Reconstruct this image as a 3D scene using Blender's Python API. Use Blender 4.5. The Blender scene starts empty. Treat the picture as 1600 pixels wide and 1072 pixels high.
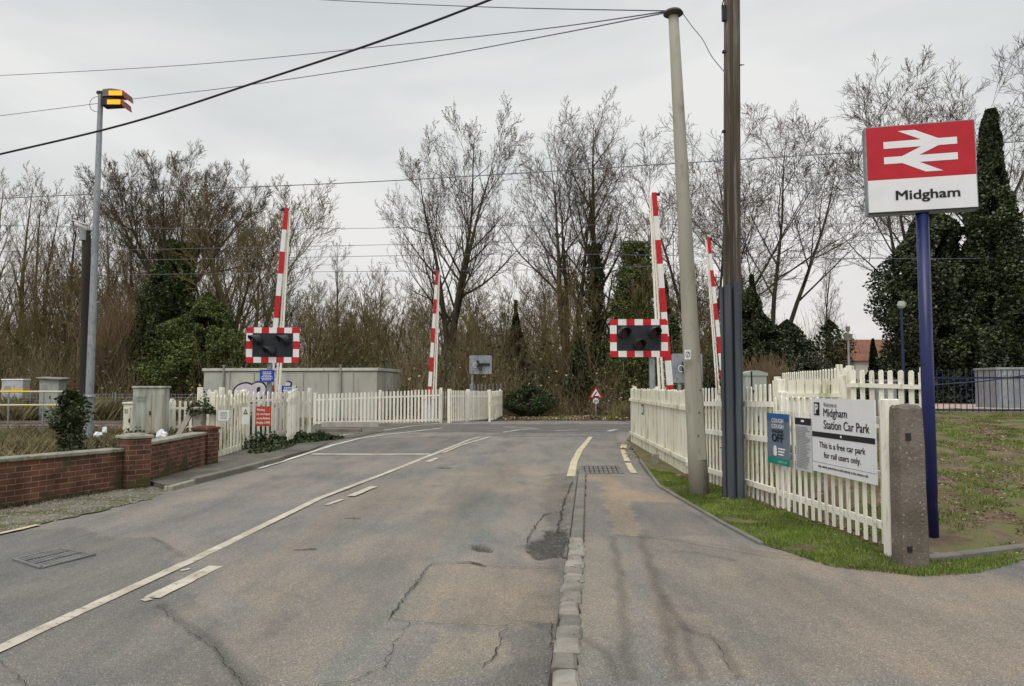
import bpy, math, random
import numpy as np
from mathutils import Vector, Matrix, noise
from mathutils.geometry import tessellate_polygon

R = math.radians
C = bpy.context.scene
COL = C.collection
# ------------------------------------------------------------------ camera
CAMZ, F, HZ = 1.55, 1155.0, 606.0
PITCH = math.atan((HZ - 536.0) / F)
cam_d = bpy.data.cameras.new('camera'); cam = bpy.data.objects.new('camera', cam_d); COL.objects.link(cam)
cam.location = (0, 0, CAMZ); cam.rotation_euler = (R(90) + PITCH, 0, 0)
cam_d.lens = 36.0 * F / 1600.0; cam_d.sensor_width = 36.0; cam_d.clip_start = 0.05; cam_d.clip_end = 3000
C.camera = cam
C.view_settings.view_transform = 'Standard'; C.view_settings.look = 'None'
C.view_settings.exposure = 0.0; C.view_settings.gamma = 1.0; C.view_settings.use_curve_mapping = False
C.cycles.max_bounces = 5; C.cycles.diffuse_bounces = 3; C.cycles.transparent_max_bounces = 6
# ------------------------------------------------------------------ sky: overcast
SUN_EL, SUN_AZ = 52, 200
w = bpy.data.worlds.new('World'); C.world = w; w.use_nodes = True
nt = w.node_tree; nt.nodes.clear()
def N(nt, t, **k):
    n = nt.nodes.new(t)
    for a, b in k.items(): setattr(n, a, b)
    return n
def ramp(nt, stops, fac=None):
    n = nt.nodes.new('ShaderNodeValToRGB'); e = n.color_ramp.elements
    while len(e) < len(stops): e.new(0.5)
    for i, (p, c) in enumerate(stops):
        e[i].position = p; e[i].color = (*c, 1) if len(c) == 3 else c
    if fac is not None: nt.links.new(fac, n.inputs[0])
    return n
def mixc(nt, a, b, fac, mode='MIX'):
    n = nt.nodes.new('ShaderNodeMix'); n.data_type = 'RGBA'; n.blend_type = mode
    for s, v in ((6, a), (7, b), (0, fac)):
        if hasattr(v, 'is_output') or isinstance(v, bpy.types.NodeSocket): nt.links.new(v, n.inputs[s])
        elif isinstance(v, (int, float)): n.inputs[s].default_value = v
        else: n.inputs[s].default_value = (*v, 1)
    return n.outputs[2]
def math_(nt, op, a, b=None):
    n = nt.nodes.new('ShaderNodeMath'); n.operation = op
    for i, v in ((0, a), (1, b)):
        if v is None: continue
        if isinstance(v, bpy.types.NodeSocket): nt.links.new(v, n.inputs[i])
        else: n.inputs[i].default_value = v
    return n.outputs[0]
out = N(nt, 'ShaderNodeOutputWorld'); bg = N(nt, 'ShaderNodeBackground'); bg2 = N(nt, 'ShaderNodeBackground'); add = N(nt, 'ShaderNodeAddShader')
sky = N(nt, 'ShaderNodeTexSky', sky_type='NISHITA', sun_disc=False, sun_elevation=R(SUN_EL), sun_rotation=R(SUN_AZ), dust_density=6.0)
tc = N(nt, 'ShaderNodeTexCoord'); mp = N(nt, 'ShaderNodeMapping'); mp.inputs['Scale'].default_value = (1.0, 1.0, 2.6); mp.inputs['Rotation'].default_value = (0.25, 0.35, 0.2)
nt.links.new(tc.outputs['Generated'], mp.inputs[0])
n1 = N(nt, 'ShaderNodeTexNoise'); n1.inputs['Scale'].default_value = 1.7; n1.inputs['Detail'].default_value = 5; n1.inputs['Roughness'].default_value = .5; n1.inputs['Distortion'].default_value = .5
nt.links.new(mp.outputs[0], n1.inputs['Vector'])
cl = ramp(nt, [(.30, (.555, .59, .61)), (.48, (.67, .69, .69)), (.62, (.79, .79, .775))], n1.outputs['Fac'])
sep = N(nt, 'ShaderNodeSeparateXYZ'); nt.links.new(tc.outputs['Generated'], sep.inputs[0])
warm = ramp(nt, [(.0, (1.06, 1.0, .98)), (.28, (1, 1, 1)), (.62, (1.0, 1.0, 1.0)), (.95, (2.1, 2.1, 2.15))], sep.outputs['Z'])
skyc = mixc(nt, cl.outputs[0], warm.outputs[0], 1.0, 'MULTIPLY')
nt.links.new(skyc, bg.inputs[0]); bg.inputs[1].default_value = 1.03
nt.links.new(sky.outputs[0], bg2.inputs[0]); bg2.inputs[1].default_value = 0.006
nt.links.new(bg.outputs[0], add.inputs[0]); nt.links.new(bg2.outputs[0], add.inputs[1]); nt.links.new(add.outputs[0], out.inputs[0])
sd = bpy.data.lights.new('sun', 'SUN'); so = bpy.data.objects.new('sun', sd); COL.objects.link(so)
sd.energy = 1.35; sd.angle = R(35); sd.color = (1, .965, .92)
so.rotation_euler = (R(90 - SUN_EL), 0, R(-22)); so.location = (0, 0, 20)

# ------------------------------------------------------------------ projection helpers (pixel of the 1600 px photo -> real point)
_cp, _sp = math.cos(PITCH), math.sin(PITCH)
def ray(px, py):
    u, v = px - 800.0, 536.0 - py
    return Vector((u, F * _cp - v * _sp, F * _sp + v * _cp))
def G(px, py, z=0.0):
    d = ray(px, py); t = (z - CAMZ) / d.z
    return Vector((d.x * t, d.y * t, z))
def V(px, py, Y):
    d = ray(px, py); t = Y / d.y
    return Vector((d.x * t, Y, CAMZ + d.z * t))
def ZY(py, Y): return V(800, py, Y).z

# ------------------------------------------------------------------ mesh building
class MB:
    def __init__(s): s.v = []; s.f = []; s.m = []
    def face(s, idx, mi=0): s.f.append(idx); s.m.append(mi)
    def quad(s, a, b, c, d, mi=0):
        n = len(s.v); s.v += [tuple(a), tuple(b), tuple(c), tuple(d)]; s.face((n, n+1, n+2, n+3), mi)
    def box(s, c, size, rz=0, mi=0, rx=0, ry=0, taper=1.0, bev=0.0):
        hx, hy, hz = size[0]/2, size[1]/2, size[2]/2
        M = Matrix.Translation(c) @ Matrix.Rotation(rz, 4, 'Z') @ Matrix.Rotation(ry, 4, 'Y') @ Matrix.Rotation(rx, 4, 'X')
        n = len(s.v)
        if bev <= 0:
            for z, k in ((-hz, 1), (hz, taper)):
                for x, y in ((-hx, -hy), (hx, -hy), (hx, hy), (-hx, hy)): s.v.append(tuple(M @ Vector((x*k, y*k, z))))
            for q in ((3,2,1,0), (4,5,6,7), (0,1,5,4), (1,2,6,5), (2,3,7,6), (3,0,4,7)): s.face(tuple(n+i for i in q), mi)
        else:
            b = min(bev, hx*.9, hy*.9, hz*.9)
            rings = [(-hz, b), (-hz+b, 0), (hz-b, 0), (hz, b)]
            for z, o in rings:
                k = 1 + (taper-1)*(z+hz)/(2*hz)
                X, Y = hx*k-o, hy*k-o; bb = b*.7
                for x, y in ((-X+bb,-Y),(X-bb,-Y),(X,-Y+bb),(X,Y-bb),(X-bb,Y),(-X+bb,Y),(-X,Y-bb),(-X,-Y+bb)): s.v.append(tuple(M @ Vector((x, y, z))))
            for r in range(3):
                for i in range(8):
                    j = (i+1) % 8; s.face((n+r*8+i, n+r*8+j, n+(r+1)*8+j, n+(r+1)*8+i), mi)
            s.face(tuple(n+i for i in range(7, -1, -1)), mi); s.face(tuple(n+24+i for i in range(8)), mi)
        return s
    def tube(s, pts, rad, sides=8, cap=True, mi=0):
        pts = [Vector(p) for p in pts]
        if not isinstance(rad, (list, tuple)): rad = [rad]*len(pts)
        n0 = len(s.v); up = None
        for i, p in enumerate(pts):
            d = (pts[min(i+1, len(pts)-1)] - pts[max(i-1, 0)])
            if d.length < 1e-9: d = Vector((0, 0, 1))
            d.normalize()
            if up is None: up = Vector((0, 0, 1)) if abs(d.z) < .9 else Vector((1, 0, 0))
            a = d.cross(up)
            if a.length < 1e-6: up = Vector((1, 0, 0)) if abs(d.x) < .9 else Vector((0, 1, 0)); a = d.cross(up)
            a.normalize(); b = a.cross(d); up = b if b.length > 0 else up
            for k in range(sides):
                t = 2*math.pi*k/sides; s.v.append(tuple(p + (a*math.cos(t) + b*math.sin(t))*rad[i]))
        for i in range(len(pts)-1):
            for k in range(sides):
                j = (k+1) % sides; s.face((n0+i*sides+k, n0+i*sides+j, n0+(i+1)*sides+j, n0+(i+1)*sides+k), mi)
        if cap and sides > 2:
            s.face(tuple(n0+k for k in range(sides-1, -1, -1)), mi); m = n0+(len(pts)-1)*sides; s.face(tuple(m+k for k in range(sides)), mi)
        return s
    def poly(s, pts2, fn, th=0.0, mi=0):
        """extruded polygon: pts2 2D outline, fn(x, y, depth) -> 3D; front face at depth 0, back at th"""
        tri = tessellate_polygon([[Vector((x, y, 0)) for x, y in pts2]])
        n = len(s.v); k = len(pts2)
        for x, y in pts2: s.v.append(tuple(fn(x, y, 0)))
        for t in tri: s.face(tuple(n+i for i in t), mi)
        if th:
            for x, y in pts2: s.v.append(tuple(fn(x, y, th)))
            for t in tri: s.face(tuple(n+k+i for i in reversed(t)), mi)
            for i in range(k): j = (i+1) % k; s.face((n+i, n+j, n+k+j, n+k+i), mi)
        return s
    def arrays(s, V_, F_, mi=0):
        n = len(s.v); s.v += [tuple(p) for p in V_]
        for f in F_: s.face(tuple(n+i for i in f), mi)
        return s
    def build(s, name, mats, parent=None, loc=None, rz=0, smooth=False):
        me = bpy.data.meshes.new(name); me.from_pydata(s.v, [], s.f); me.update()
        if not isinstance(mats, (list, tuple)): mats = [mats]
        for m in mats: me.materials.append(m)
        if len(mats) > 1: me.polygons.foreach_set('material_index', s.m)
        if smooth: me.polygons.foreach_set('use_smooth', [True]*len(me.polygons))
        o = bpy.data.objects.new(name, me); COL.objects.link(o)
        if parent: o.parent = parent
        if loc is not None: o.location = loc
        o.rotation_euler = (0, 0, rz)
        return o
def tag(o, label=None, cat=None, group=None, kind=None):
    if label: o['label'] = label
    if cat: o['category'] = cat
    if group: o['group'] = group
    if kind: o['kind'] = kind
    return o
def thing(name, label, cat, loc=(0, 0, 0), rz=0, group=None):
    o = bpy.data.objects.new(name, None); COL.objects.link(o); o.location = loc; o.rotation_euler = (0, 0, rz); o.empty_display_size = .2
    return tag(o, label, cat, group)
def copy_tree(o, parent=None):
    c = o.copy(); COL.objects.link(c); c.parent = parent
    for ch in list(o.children): copy_tree(ch, c)
    return c
def text_into(mb, s, x, y, w_, h_, fn, off=0.0, mi=0, res=2, bold=0.0, shear=0.0):
    """fit string s in box (x,y = lower left) of the 2D plane handed to fn(x, y, depth)"""
    cu = bpy.data.curves.new('t', 'FONT'); cu.body = s; cu.size = 1; cu.resolution_u = res; cu.align_x = 'LEFT'; cu.shear = shear
    ob = bpy.data.objects.new('t', cu); COL.objects.link(ob); dg = bpy.context.evaluated_depsgraph_get(); dg.update()
    me = bpy.data.meshes.new_from_object(ob.evaluated_get(dg))
    if len(me.vertices):
        co = np.empty(len(me.vertices)*3); me.vertices.foreach_get('co', co); co = co.reshape(-1, 3)
        mn, mx = co.min(0), co.max(0); sx = w_/(mx[0]-mn[0]); cap = h_/(mx[1]-mn[1])
        e = bold*cap; e2 = bold*sx
        for q, (dx, dy) in enumerate(((0, 0),) if not bold else ((0, 0), (-e2, -e*.6), (e2, -e*.6), (e2, e*.6), (-e2, e*.6))):   # weight by overlaid copies, each a hair prouder
            n = len(mb.v); o2 = off + (.0 if q == 0 else .00035*q)
            for p in co: mb.v.append(tuple(fn(x+(p[0]-mn[0])*sx+dx, y+(p[1]-mn[1])*cap+dy, o2)))
            for f in me.polygons: mb.face(tuple(n+i for i in f.vertices), mi)
    bpy.data.objects.remove(ob); bpy.data.curves.remove(cu); bpy.data.meshes.remove(me)

# ------------------------------------------------------------------ materials
def newmat(name, rough=.7, metal=0.0, spec=.3):
    m = bpy.data.materials.new(name); m.use_nodes = True; t = m.node_tree; b = t.nodes['Principled BSDF']
    b.inputs['Roughness'].default_value = rough; b.inputs['Metallic'].default_value = metal; b.inputs['Specular IOR Level'].default_value = spec
    return m, t, b
def coords(t, scale=(1, 1, 1), kind='Object'):
    c = N(t, 'ShaderNodeTexCoord'); m = N(t, 'ShaderNodeMapping'); m.inputs['Scale'].default_value = scale
    t.links.new(c.outputs[kind], m.inputs[0]); return m.outputs[0]
def nz(t, vec, scale, detail=4, rough=.55, dist=0):
    n = N(t, 'ShaderNodeTexNoise'); n.inputs['Scale'].default_value = scale; n.inputs['Detail'].default_value = detail
    n.inputs['Roughness'].default_value = rough; n.inputs['Distortion'].default_value = dist
    t.links.new(vec, n.inputs['Vector']); return n.outputs['Fac']
def bump(t, b, h, strength=.3, dist=.01):
    n = N(t, 'ShaderNodeBump'); n.inputs['Strength'].default_value = strength; n.inputs['Distance'].default_value = dist
    t.links.new(h, n.inputs['Height']); t.links.new(n.outputs[0], b.inputs['Normal'])
def worn(name, c1, c2, scale=3, c3=None, s3=12, t3=(.58, .66), rough=.7, metal=0, vs=(1, 1, 1), bs=.25, bscale=60, bdist=.004, island=0.0, spec=.3, lo=.35, hi=.65):
    m, t, b = newmat(name, rough, metal, spec); v = coords(t, vs)
    c = ramp(t, [(lo, c1), (hi, c2)], nz(t, v, scale)).outputs[0]
    if c3: c = mixc(t, c, c3, ramp(t, [(t3[0], (0, 0, 0)), (t3[1], (1, 1, 1))], nz(t, v, s3, 6, .65)).outputs[0])
    if island:
        g = N(t, 'ShaderNodeNewGeometry'); r = ramp(t, [(0, (1-island,)*3), (1, (1+island,)*3)], g.outputs['Random Per Island'])
        c = mixc(t, c, r.outputs[0], 1.0, 'MULTIPLY')
    t.links.new(c, b.inputs['Base Color'])
    if bs: bump(t, b, nz(t, v, bscale, 4), bs, bdist)
    return m
def leafm(name, cols, rough=.55, spec=.25, scale=.6, trans=0.0):
    m, t, b = newmat(name, rough, 0, spec); g = N(t, 'ShaderNodeNewGeometry')
    c = ramp(t, [(i/(len(cols)-1), k) for i, k in enumerate(cols)], g.outputs['Random Per Island']).outputs[0]
    r = ramp(t, [(.35, (.65, .65, .65)), (.65, (1.3, 1.3, 1.3))], nz(t, coords(t), scale, 2))
    t.links.new(mixc(t, c, r.outputs[0], 1.0, 'MULTIPLY'), b.inputs['Base Color'])
    return m
M = {}
M['cream'] = worn('cream_paint', (.80, .765, .65), (.86, .835, .74), 2.5, (.42, .38, .25), 15, (.555, .70), .65, island=.12, bs=.25, vs=(1, 1, .22))
M['cream_dirty'] = worn('algae_stained_cream_paint', (.74, .71, .56), (.83, .80, .68), 1.6, (.34, .34, .15), 4, (.52, .66), .6, island=.05, bs=.2, vs=(1, 1, .3))
M['greywood'] = worn('weathered_grey_boards', (.30, .29, .26), (.45, .43, .38), 3, (.2, .19, .16), 8, rough=.85, vs=(1, 1, .2))
M['white'] = worn('white_sign_face', (.74, .75, .76), (.80, .80, .80), 4, rough=.4, bs=0)
M['whiterefl'] = worn('white_reflective_sheet', (.72, .72, .70), (.80, .79, .77), 6, rough=.45, bs=0)
M['red'] = worn('red_reflective_sheet', (.46, .010, .018), (.54, .016, .026), 6, rough=.45, bs=0)
M['signred'] = worn('red_sign_face', (.43, .014, .024), (.50, .02, .032), 5, rough=.4, bs=0)
M['wred'] = worn('faded_red_notice_face', (.42, .045, .02), (.50, .07, .035), 5, rough=.5, bs=0)
M['black'] = worn('matt_black_paint', (.014, .016, .020), (.026, .029, .035), 5, rough=.5, bs=0)
M['hood'] = worn('dark_grey_hood_plastic', (.024, .026, .030), (.04, .043, .048), 5, rough=.4, bs=0)
M['ink'] = worn('black_lettering', (.012, .013, .015), (.02, .02, .022), 5, rough=.5, bs=0)
M['blue'] = worn('deep_blue_gloss_paint', (.009, .013, .075), (.014, .020, .105), 3, (.10, .11, .16), 14, (.70, .74), .35, bs=.05, spec=.45)
M['noticeblue'] = worn('blue_notice_face', (.008, .05, .34), (.012, .07, .40), 4, rough=.4, bs=0)
M['bluefence'] = worn('dark_blue_railing_paint', (.014, .022, .06), (.02, .032, .09), 4, rough=.5, bs=.1)
M['galv'] = worn('galvanised_steel', (.24, .26, .28), (.36, .38, .40), 3, (.17, .18, .19), 18, (.5, .7), .5, .35, bs=.08, vs=(1, 1, .4))
M['galvdark'] = worn('dull_galvanised_channel', (.055, .064, .075), (.115, .13, .145), 2.5, (.18, .19, .20), 9, (.58, .74), .5, .3, vs=(1, 1, .15), bs=.1)
M['pole'] = worn('creosoted_timber', (.05, .038, .028), (.15, .125, .095), 7, (.20, .175, .14), 22, (.52, .66), .9, vs=(1, 1, .05), bs=.9, bscale=30, bdist=.01)
M['polegrey'] = worn('old_pole_timber', (.05, .04, .033), (.09, .075, .06), 4, rough=.85, vs=(1, 1, .08), bs=.5, bscale=30)
M['camwood'] = worn('dark_stained_pole_timber', (.026, .021, .017), (.05, .041, .033), 4, rough=.85, vs=(1, 1, .08), bs=.5, bscale=30)
M['concpole'] = worn('smooth_cream_grey_column_concrete', (.31, .295, .235), (.40, .385, .32), 1.4, (.25, .24, .19), 10, (.56, .7), .75, vs=(1, 1, .3), bs=.15)
M['conc'] = worn('aged_concrete', (.25, .235, .20), (.36, .335, .29), 3, (.16, .16, .11), 7, (.55, .68), .9, bs=.5, bscale=50, bdist=.006)
M['coping'] = worn('mossy_coping_concrete', (.20, .195, .155), (.33, .315, .26), 4, (.13, .145, .06), 6, (.54, .66), .9, bs=.5, bscale=40, bdist=.006)
M['cabgrey'] = worn('pale_grey_cabinet_paint', (.40, .42, .43), (.50, .52, .53), 3, (.34, .33, .30), 7, (.62, .75), .55, bs=.05)
M['cabgreen'] = worn('grey_green_cabinet_paint', (.30, .33, .29), (.40, .43, .38), 3, (.22, .22, .17), 6, (.58, .72), .6, bs=.05, vs=(1, 1, .4))
M['oldcab'] = worn('algae_streaked_grey_metal', (.25, .275, .225), (.50, .52, .45), 5, (.36, .27, .16), 1.6, (.52, .72), .7, bs=.1, vs=(1, 1, .16))
M['relay'] = worn('weather_stained_grey_panels', (.36, .36, .31), (.50, .50, .44), .9, (.30, .29, .23), 2.4, (.52, .70), .8, bs=.1, vs=(1, 1, .3))
M['relayroof'] = worn('lichened_roof_trim', (.42, .42, .36), (.56, .56, .49), 2, (.20, .20, .16), 5, (.60, .7), .8, bs=.1)
M['relaydark'] = worn('panel_joint_grey', (.22, .22, .19), (.30, .30, .26), 2, rough=.8, bs=0)
M['bandyellow'] = worn('yellow_band_paint', (.75, .42, .02), (.82, .50, .04), 4, rough=.5, bs=0)
M['railyellow'] = worn('faded_handrail_paint', (.55, .53, .40), (.68, .62, .38), 1.5, (.70, .58, .10), 1.2, (.5, .6), .55, bs=0)
M['amber'] = newmat('lit_amber_lamp_glass', .3)[0]
bb = M['amber'].node_tree.nodes['Principled BSDF']; bb.inputs['Base Color'].default_value = (.9, .35, .02, 1)
bb.inputs['Emission Color'].default_value = (1, .33, .012, 1); bb.inputs['Emission Strength'].default_value = 1.05
M['lampred'] = worn('rust_red_visor_paint', (.22, .05, .03), (.30, .08, .05), 5, rough=.5, bs=0)
M['lampgrey'] = worn('brown_grey_lamp_housing', (.14, .125, .10), (.20, .18, .15), 5, rough=.5, bs=0)
M['teal'] = worn('green_poster_strip', (.0, .22, .16), (.01, .27, .20), 4, rough=.5, bs=0)
M['posterblue'] = worn('slate_blue_poster', (.12, .165, .23), (.17, .215, .28), 3, rough=.5, bs=0)
M['posterdeep'] = worn('deep_blue_poster_top', (.02, .11, .28), (.03, .14, .34), 3, rough=.5, bs=0)
M['whiteink'] = worn('white_lettering', (.78, .78, .78), (.84, .84, .84), 4, rough=.5, bs=0)
M['greyink'] = worn('grey_small_print', (.22, .23, .24), (.30, .31, .32), 4, rough=.5, bs=0)
M['noticegrey'] = worn('pale_grey_notice', (.50, .52, .53), (.58, .59, .60), 4, rough=.45, bs=0)
M['roof'] = worn('red_brown_tiles', (.15, .065, .04), (.22, .10, .06), 1.5, (.15, .09, .06), 4, rough=.85, bs=.3)
M['steel'] = worn('rail_steel', (.20, .16, .13), (.32, .28, .25), 2, rough=.5, metal=.5, bs=0)
M['cable'] = worn('black_cable_sheath', (.02, .02, .022), (.03, .03, .034), 5, rough=.6, bs=0)
M['wire'] = worn('weathered_line_wire', (.11, .115, .15), (.16, .165, .2), 5, rough=.6, bs=0)
M['bag'] = worn('white_plastic', (.72, .74, .76), (.80, .81, .82), 8, rough=.35, bs=.3, bscale=20)
M['barkdark'] = worn('dark_bark', (.045, .036, .026), (.085, .068, .048), 3, (.065, .072, .035), 5, (.52, .66), .95, vs=(1, 1, .3), bs=.5, bscale=14, bdist=.03)
M['barkgreen'] = worn('algae_green_bark', (.09, .074, .034), (.16, .13, .062), 2, rough=.95, vs=(1, 1, .3), bs=.5, bscale=14, bdist=.03)
M['twig'] = worn('grey_brown_twigs', (.066, .046, .025), (.115, .083, .045), .35, rough=.9, bs=0)
M['twigolive'] = worn('olive_brown_twigs', (.12, .088, .038), (.20, .155, .07), .35, rough=.9, bs=0)
M['thicket'] = worn('olive_thicket_stems', (.17, .145, .078), (.29, .25, .145), .45, (.17, .105, .055), .3, (.50, .64), rough=.9, bs=0)
M['twigred'] = worn('tawny_twigs', (.14, .098, .055), (.25, .18, .105), .35, rough=.9, bs=0)
M['buds'] = worn('pale_bud_tips', (.11, .095, .055), (.16, .14, .085), .5, rough=.9, bs=0)
M['ivy'] = leafm('dark_ivy_leaves', [(.010, .018, .006), (.025, .042, .012), (.05, .072, .020), (.10, .12, .045)], .5, .3)
M['ivydark'] = leafm('blackish_ivy_leaves', [(.008, .014, .006), (.022, .036, .012), (.046, .064, .022), (.10, .115, .05)], .42, .45)
M['ivygreen'] = leafm('mid_green_ivy_leaves', [(.022, .036, .010), (.055, .080, .018), (.10, .13, .032), (.17, .19, .06)], .5, .25)
M['conifer'] = leafm('dark_conifer_needles', [(.012, .022, .01), (.025, .042, .016), (.04, .055, .025)], .8, .1)
M['bramble'] = leafm('bramble_leaves', [(.02, .035, .012), (.04, .07, .022), (.09, .08, .04), (.12, .10, .07)], .6, .2)
M['grass'] = leafm('verge_grass', [(.06, .105, .012), (.10, .175, .020), (.15, .24, .030), (.20, .25, .06), (.27, .23, .11)], .6, .2, 1.4)
M['strawgrass'] = leafm('dry_straw_grass', [(.14, .11, .055), (.22, .18, .095), (.31, .26, .15), (.11, .12, .05)], .8, .1, 1)
M['litter'] = leafm('fallen_leaves', [(.08, .05, .03), (.15, .09, .05), (.27, .19, .12), (.45, .38, .28)], .9, .1, 2)
def brickmat():
    m, t, b = newmat('red_brown_brickwork', .9, 0, .15); c = N(t, 'ShaderNodeTexCoord'); s = N(t, 'ShaderNodeSeparateXYZ'); t.links.new(c.outputs['Object'], s.inputs[0])
    cb = N(t, 'ShaderNodeCombineXYZ'); t.links.new(math_(t, 'ADD', s.outputs[0], s.outputs[1]), cb.inputs[0]); t.links.new(s.outputs[2], cb.inputs[1])
    br = N(t, 'ShaderNodeTexBrick'); br.inputs['Scale'].default_value = 1; br.inputs['Brick Width'].default_value = .225; br.inputs['Row Height'].default_value = .075
    br.inputs['Mortar Size'].default_value = .0052; br.inputs['Mortar Smooth'].default_value = .25; br.inputs['Bias'].default_value = 0
    br.inputs['Color1'].default_value = (.095, .046, .034, 1); br.inputs['Color2'].default_value = (.175, .080, .056, 1); br.inputs['Mortar'].default_value = (.26, .21, .16, 1)
    # slightly wavy joints
    nw = N(t, 'ShaderNodeTexNoise'); nw.inputs['Scale'].default_value = 9; t.links.new(cb.outputs[0], nw.inputs['Vector'])
    wv = N(t, 'ShaderNodeVectorMath', operation='SCALE'); t.links.new(nw.outputs['Color'], wv.inputs[0]); wv.inputs[3].default_value = .006
    av = N(t, 'ShaderNodeVectorMath', operation='ADD'); t.links.new(cb.outputs[0], av.inputs[0]); t.links.new(wv.outputs[0], av.inputs[1]); t.links.new(av.outputs[0], br.inputs['Vector'])
    v = coords(t)
    c1 = mixc(t, br.outputs['Color'], ramp(t, [(.3, (.55, .55, .55)), (.7, (1.35, 1.3, 1.25))], nz(t, v, 3.5, 5)).outputs[0], 1, 'MULTIPLY')
    c1 = mixc(t, c1, (.33, .24, .20), ramp(t, [(.62, (0, 0, 0)), (.74, (.55, .55, .55))], nz(t, v, 5, 6)).outputs[0])
    # green-black algae in patches, more of it low down
    zf = ramp(t, [(0, (.16, .16, .16)), (.30, (0, 0, 0))], s.outputs[2]).outputs[0]
    al = ramp(t, [(.55, (0, 0, 0)), (.66, (.85, .85, .85))], math_(t, 'ADD', nz(t, v, 2.2, 6), zf)).outputs[0]
    c1 = mixc(t, c1, (.062, .062, .026), al)
    t.links.new(c1, b.inputs['Base Color'])
    bump(t, b, math_(t, 'ADD', math_(t, 'MULTIPLY', br.outputs['Fac'], -1), math_(t, 'MULTIPLY', nz(t, v, 60), .5)), .6, .006)
    return m
M['brick'] = brickmat()
def asphalt():
    m, t, b = newmat('worn_asphalt', .88, 0, .25); v = coords(t)
    a = N(t, 'ShaderNodeAttribute', attribute_name='tone')
    base = ramp(t, [(.3, (.175, .173, .168)), (.46, (.206, .193, .176)), (.58, (.236, .212, .185)), (.72, (.208, .202, .190))], nz(t, v, .55, 6, .6, .3)).outputs[0]
    v2 = coords(t, (1, .22, 1))
    base = mixc(t, base, ramp(t, [(.36, (.80, .83, .84)), (.5, (1, 1, 1)), (.64, (1.17, 1.12, 1.06))], nz(t, v2, 1.9, 8, .7)).outputs[0], 1, 'MULTIPLY')
    base = mixc(t, base, a.outputs['Color'], 1, 'MULTIPLY')
    vo = N(t, 'ShaderNodeTexVoronoi'); vo.inputs['Scale'].default_value = 190; t.links.new(v, vo.inputs['Vector'])
    hs = N(t, 'ShaderNodeSeparateColor'); t.links.new(vo.outputs['Color'], hs.inputs[0])
    base = mixc(t, base, ramp(t, [(0, (.52, .51, .50)), (.45, (.92, .92, .92)), (.82, (1.2, 1.19, 1.17)), (.95, (1.6, 1.58, 1.5)), (.99, (2.6, 2.55, 2.4))], hs.outputs[0]).outputs[0], .72, 'MULTIPLY')
    base = mixc(t, base, (.33, .285, .20), ramp(t, [(.60, (0, 0, 0)), (.70, (.45, .45, .45))], nz(t, v, 3.2, 9, .78)).outputs[0])
    base = mixc(t, base, (.085, .082, .078), ramp(t, [(.60, (0, 0, 0)), (.70, (.5, .5, .5))], nz(t, coords(t, (1, .6, 1)), 1.1, 8, .7, .6)).outputs[0])
    t.links.new(base, b.inputs['Base Color'])
    h = math_(t, 'ADD', math_(t, 'MULTIPLY', vo.outputs['Distance'], 1.0), nz(t, v, 14, 5, .7))
    bump(t, b, h, .55, .008); return m
M['asphalt'] = asphalt()
M['deck'] = worn('dark_crossing_surface', (.10, .097, .09), (.15, .142, .13), 1.2, (.19, .175, .155), 4, (.56, .68), .9, vs=(.4, 1.6, 1), bs=.3)
M['crack'] = worn('crack_dirt', (.03, .028, .025), (.06, .055, .045), 8, rough=.95, bs=0)
M['pothole'] = worn('broken_asphalt_base', (.045, .043, .04), (.105, .10, .09), 22, (.17, .155, .13), 60, (.55, .62), .95, bs=1, bscale=45, bdist=.02)
def paint(name, c, wear):
    m, t, b = newmat(name, .7, 0, .25); v = coords(t)
    k = ramp(t, [(wear, (0, 0, 0)), (wear+.07, (1, 1, 1))], nz(t, v, 16, 9, .75)).outputs[0]
    c1 = mixc(t, c, (c[0]*.72, c[1]*.70, c[2]*.66), ramp(t, [(.4, (0, 0, 0)), (.65, (1, 1, 1))], nz(t, v, 3, 6)).outputs[0])
    t.links.new(mixc(t, c1, (.15, .135, .115), k), b.inputs['Base Color']); bump(t, b, nz(t, v, 70), .3, .004); return m
M['paint'] = paint('worn_white_road_paint', (.55, .50, .41), .565)
M['paintfar'] = paint('white_road_paint', (.62, .60, .53), .64)
M['paintyellow'] = paint('cream_kerbside_paint', (.60, .53, .36), .60)
M['footway'] = M['asphalt']
M['pave'] = worn('old_footway_asphalt', (.085, .08, .066), (.15, .138, .115), 1.4, (.085, .095, .04), 3, (.55, .68), .92, bs=.5, bscale=60, bdist=.006)
M['mossgravel'] = worn('mossy_gravel', (.10, .09, .055), (.23, .205, .15), 2.2, (.085, .10, .022), 1.7, (.47, .58), .95, bs=1, bscale=55, bdist=.015)
M['earth'] = worn('bare_earth', (.10, .07, .047), (.20, .145, .10), 3.5, (.12, .13, .04), 2.6, (.43, .57), .97, bs=1, bscale=22, bdist=.03)
M['woodfloor'] = worn('leaf_littered_ground', (.085, .068, .04), (.16, .125, .07), .8, (.07, .10, .025), .5, (.52, .62), .97, bs=.8, bscale=8, bdist=.05)
M['field'] = worn('rough_grassland', (.09, .085, .045), (.16, .14, .08), .4, (.07, .09, .03), .3, (.5, .6), .97, bs=.8, bscale=6, bdist=.06)
M['ballast'] = worn('brown_ballast', (.075, .062, .05), (.17, .145, .12), 14, (.22, .2, .17), 30, (.6, .66), .95, bs=1, bscale=20, bdist=.04)
M['sett'] = worn('granite_setts', (.18, .165, .14), (.30, .275, .235), 5, (.11, .11, .09), 20, (.58, .66), .85, bs=.5, bscale=45, bdist=.008, island=.22)
M['kerbc'] = worn('weathered_kerb_concrete', (.15, .14, .118), (.215, .20, .17), 3, (.13, .13, .10), 12, (.58, .68), .9, bs=.5, bscale=50, bdist=.006, island=.08)
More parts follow.
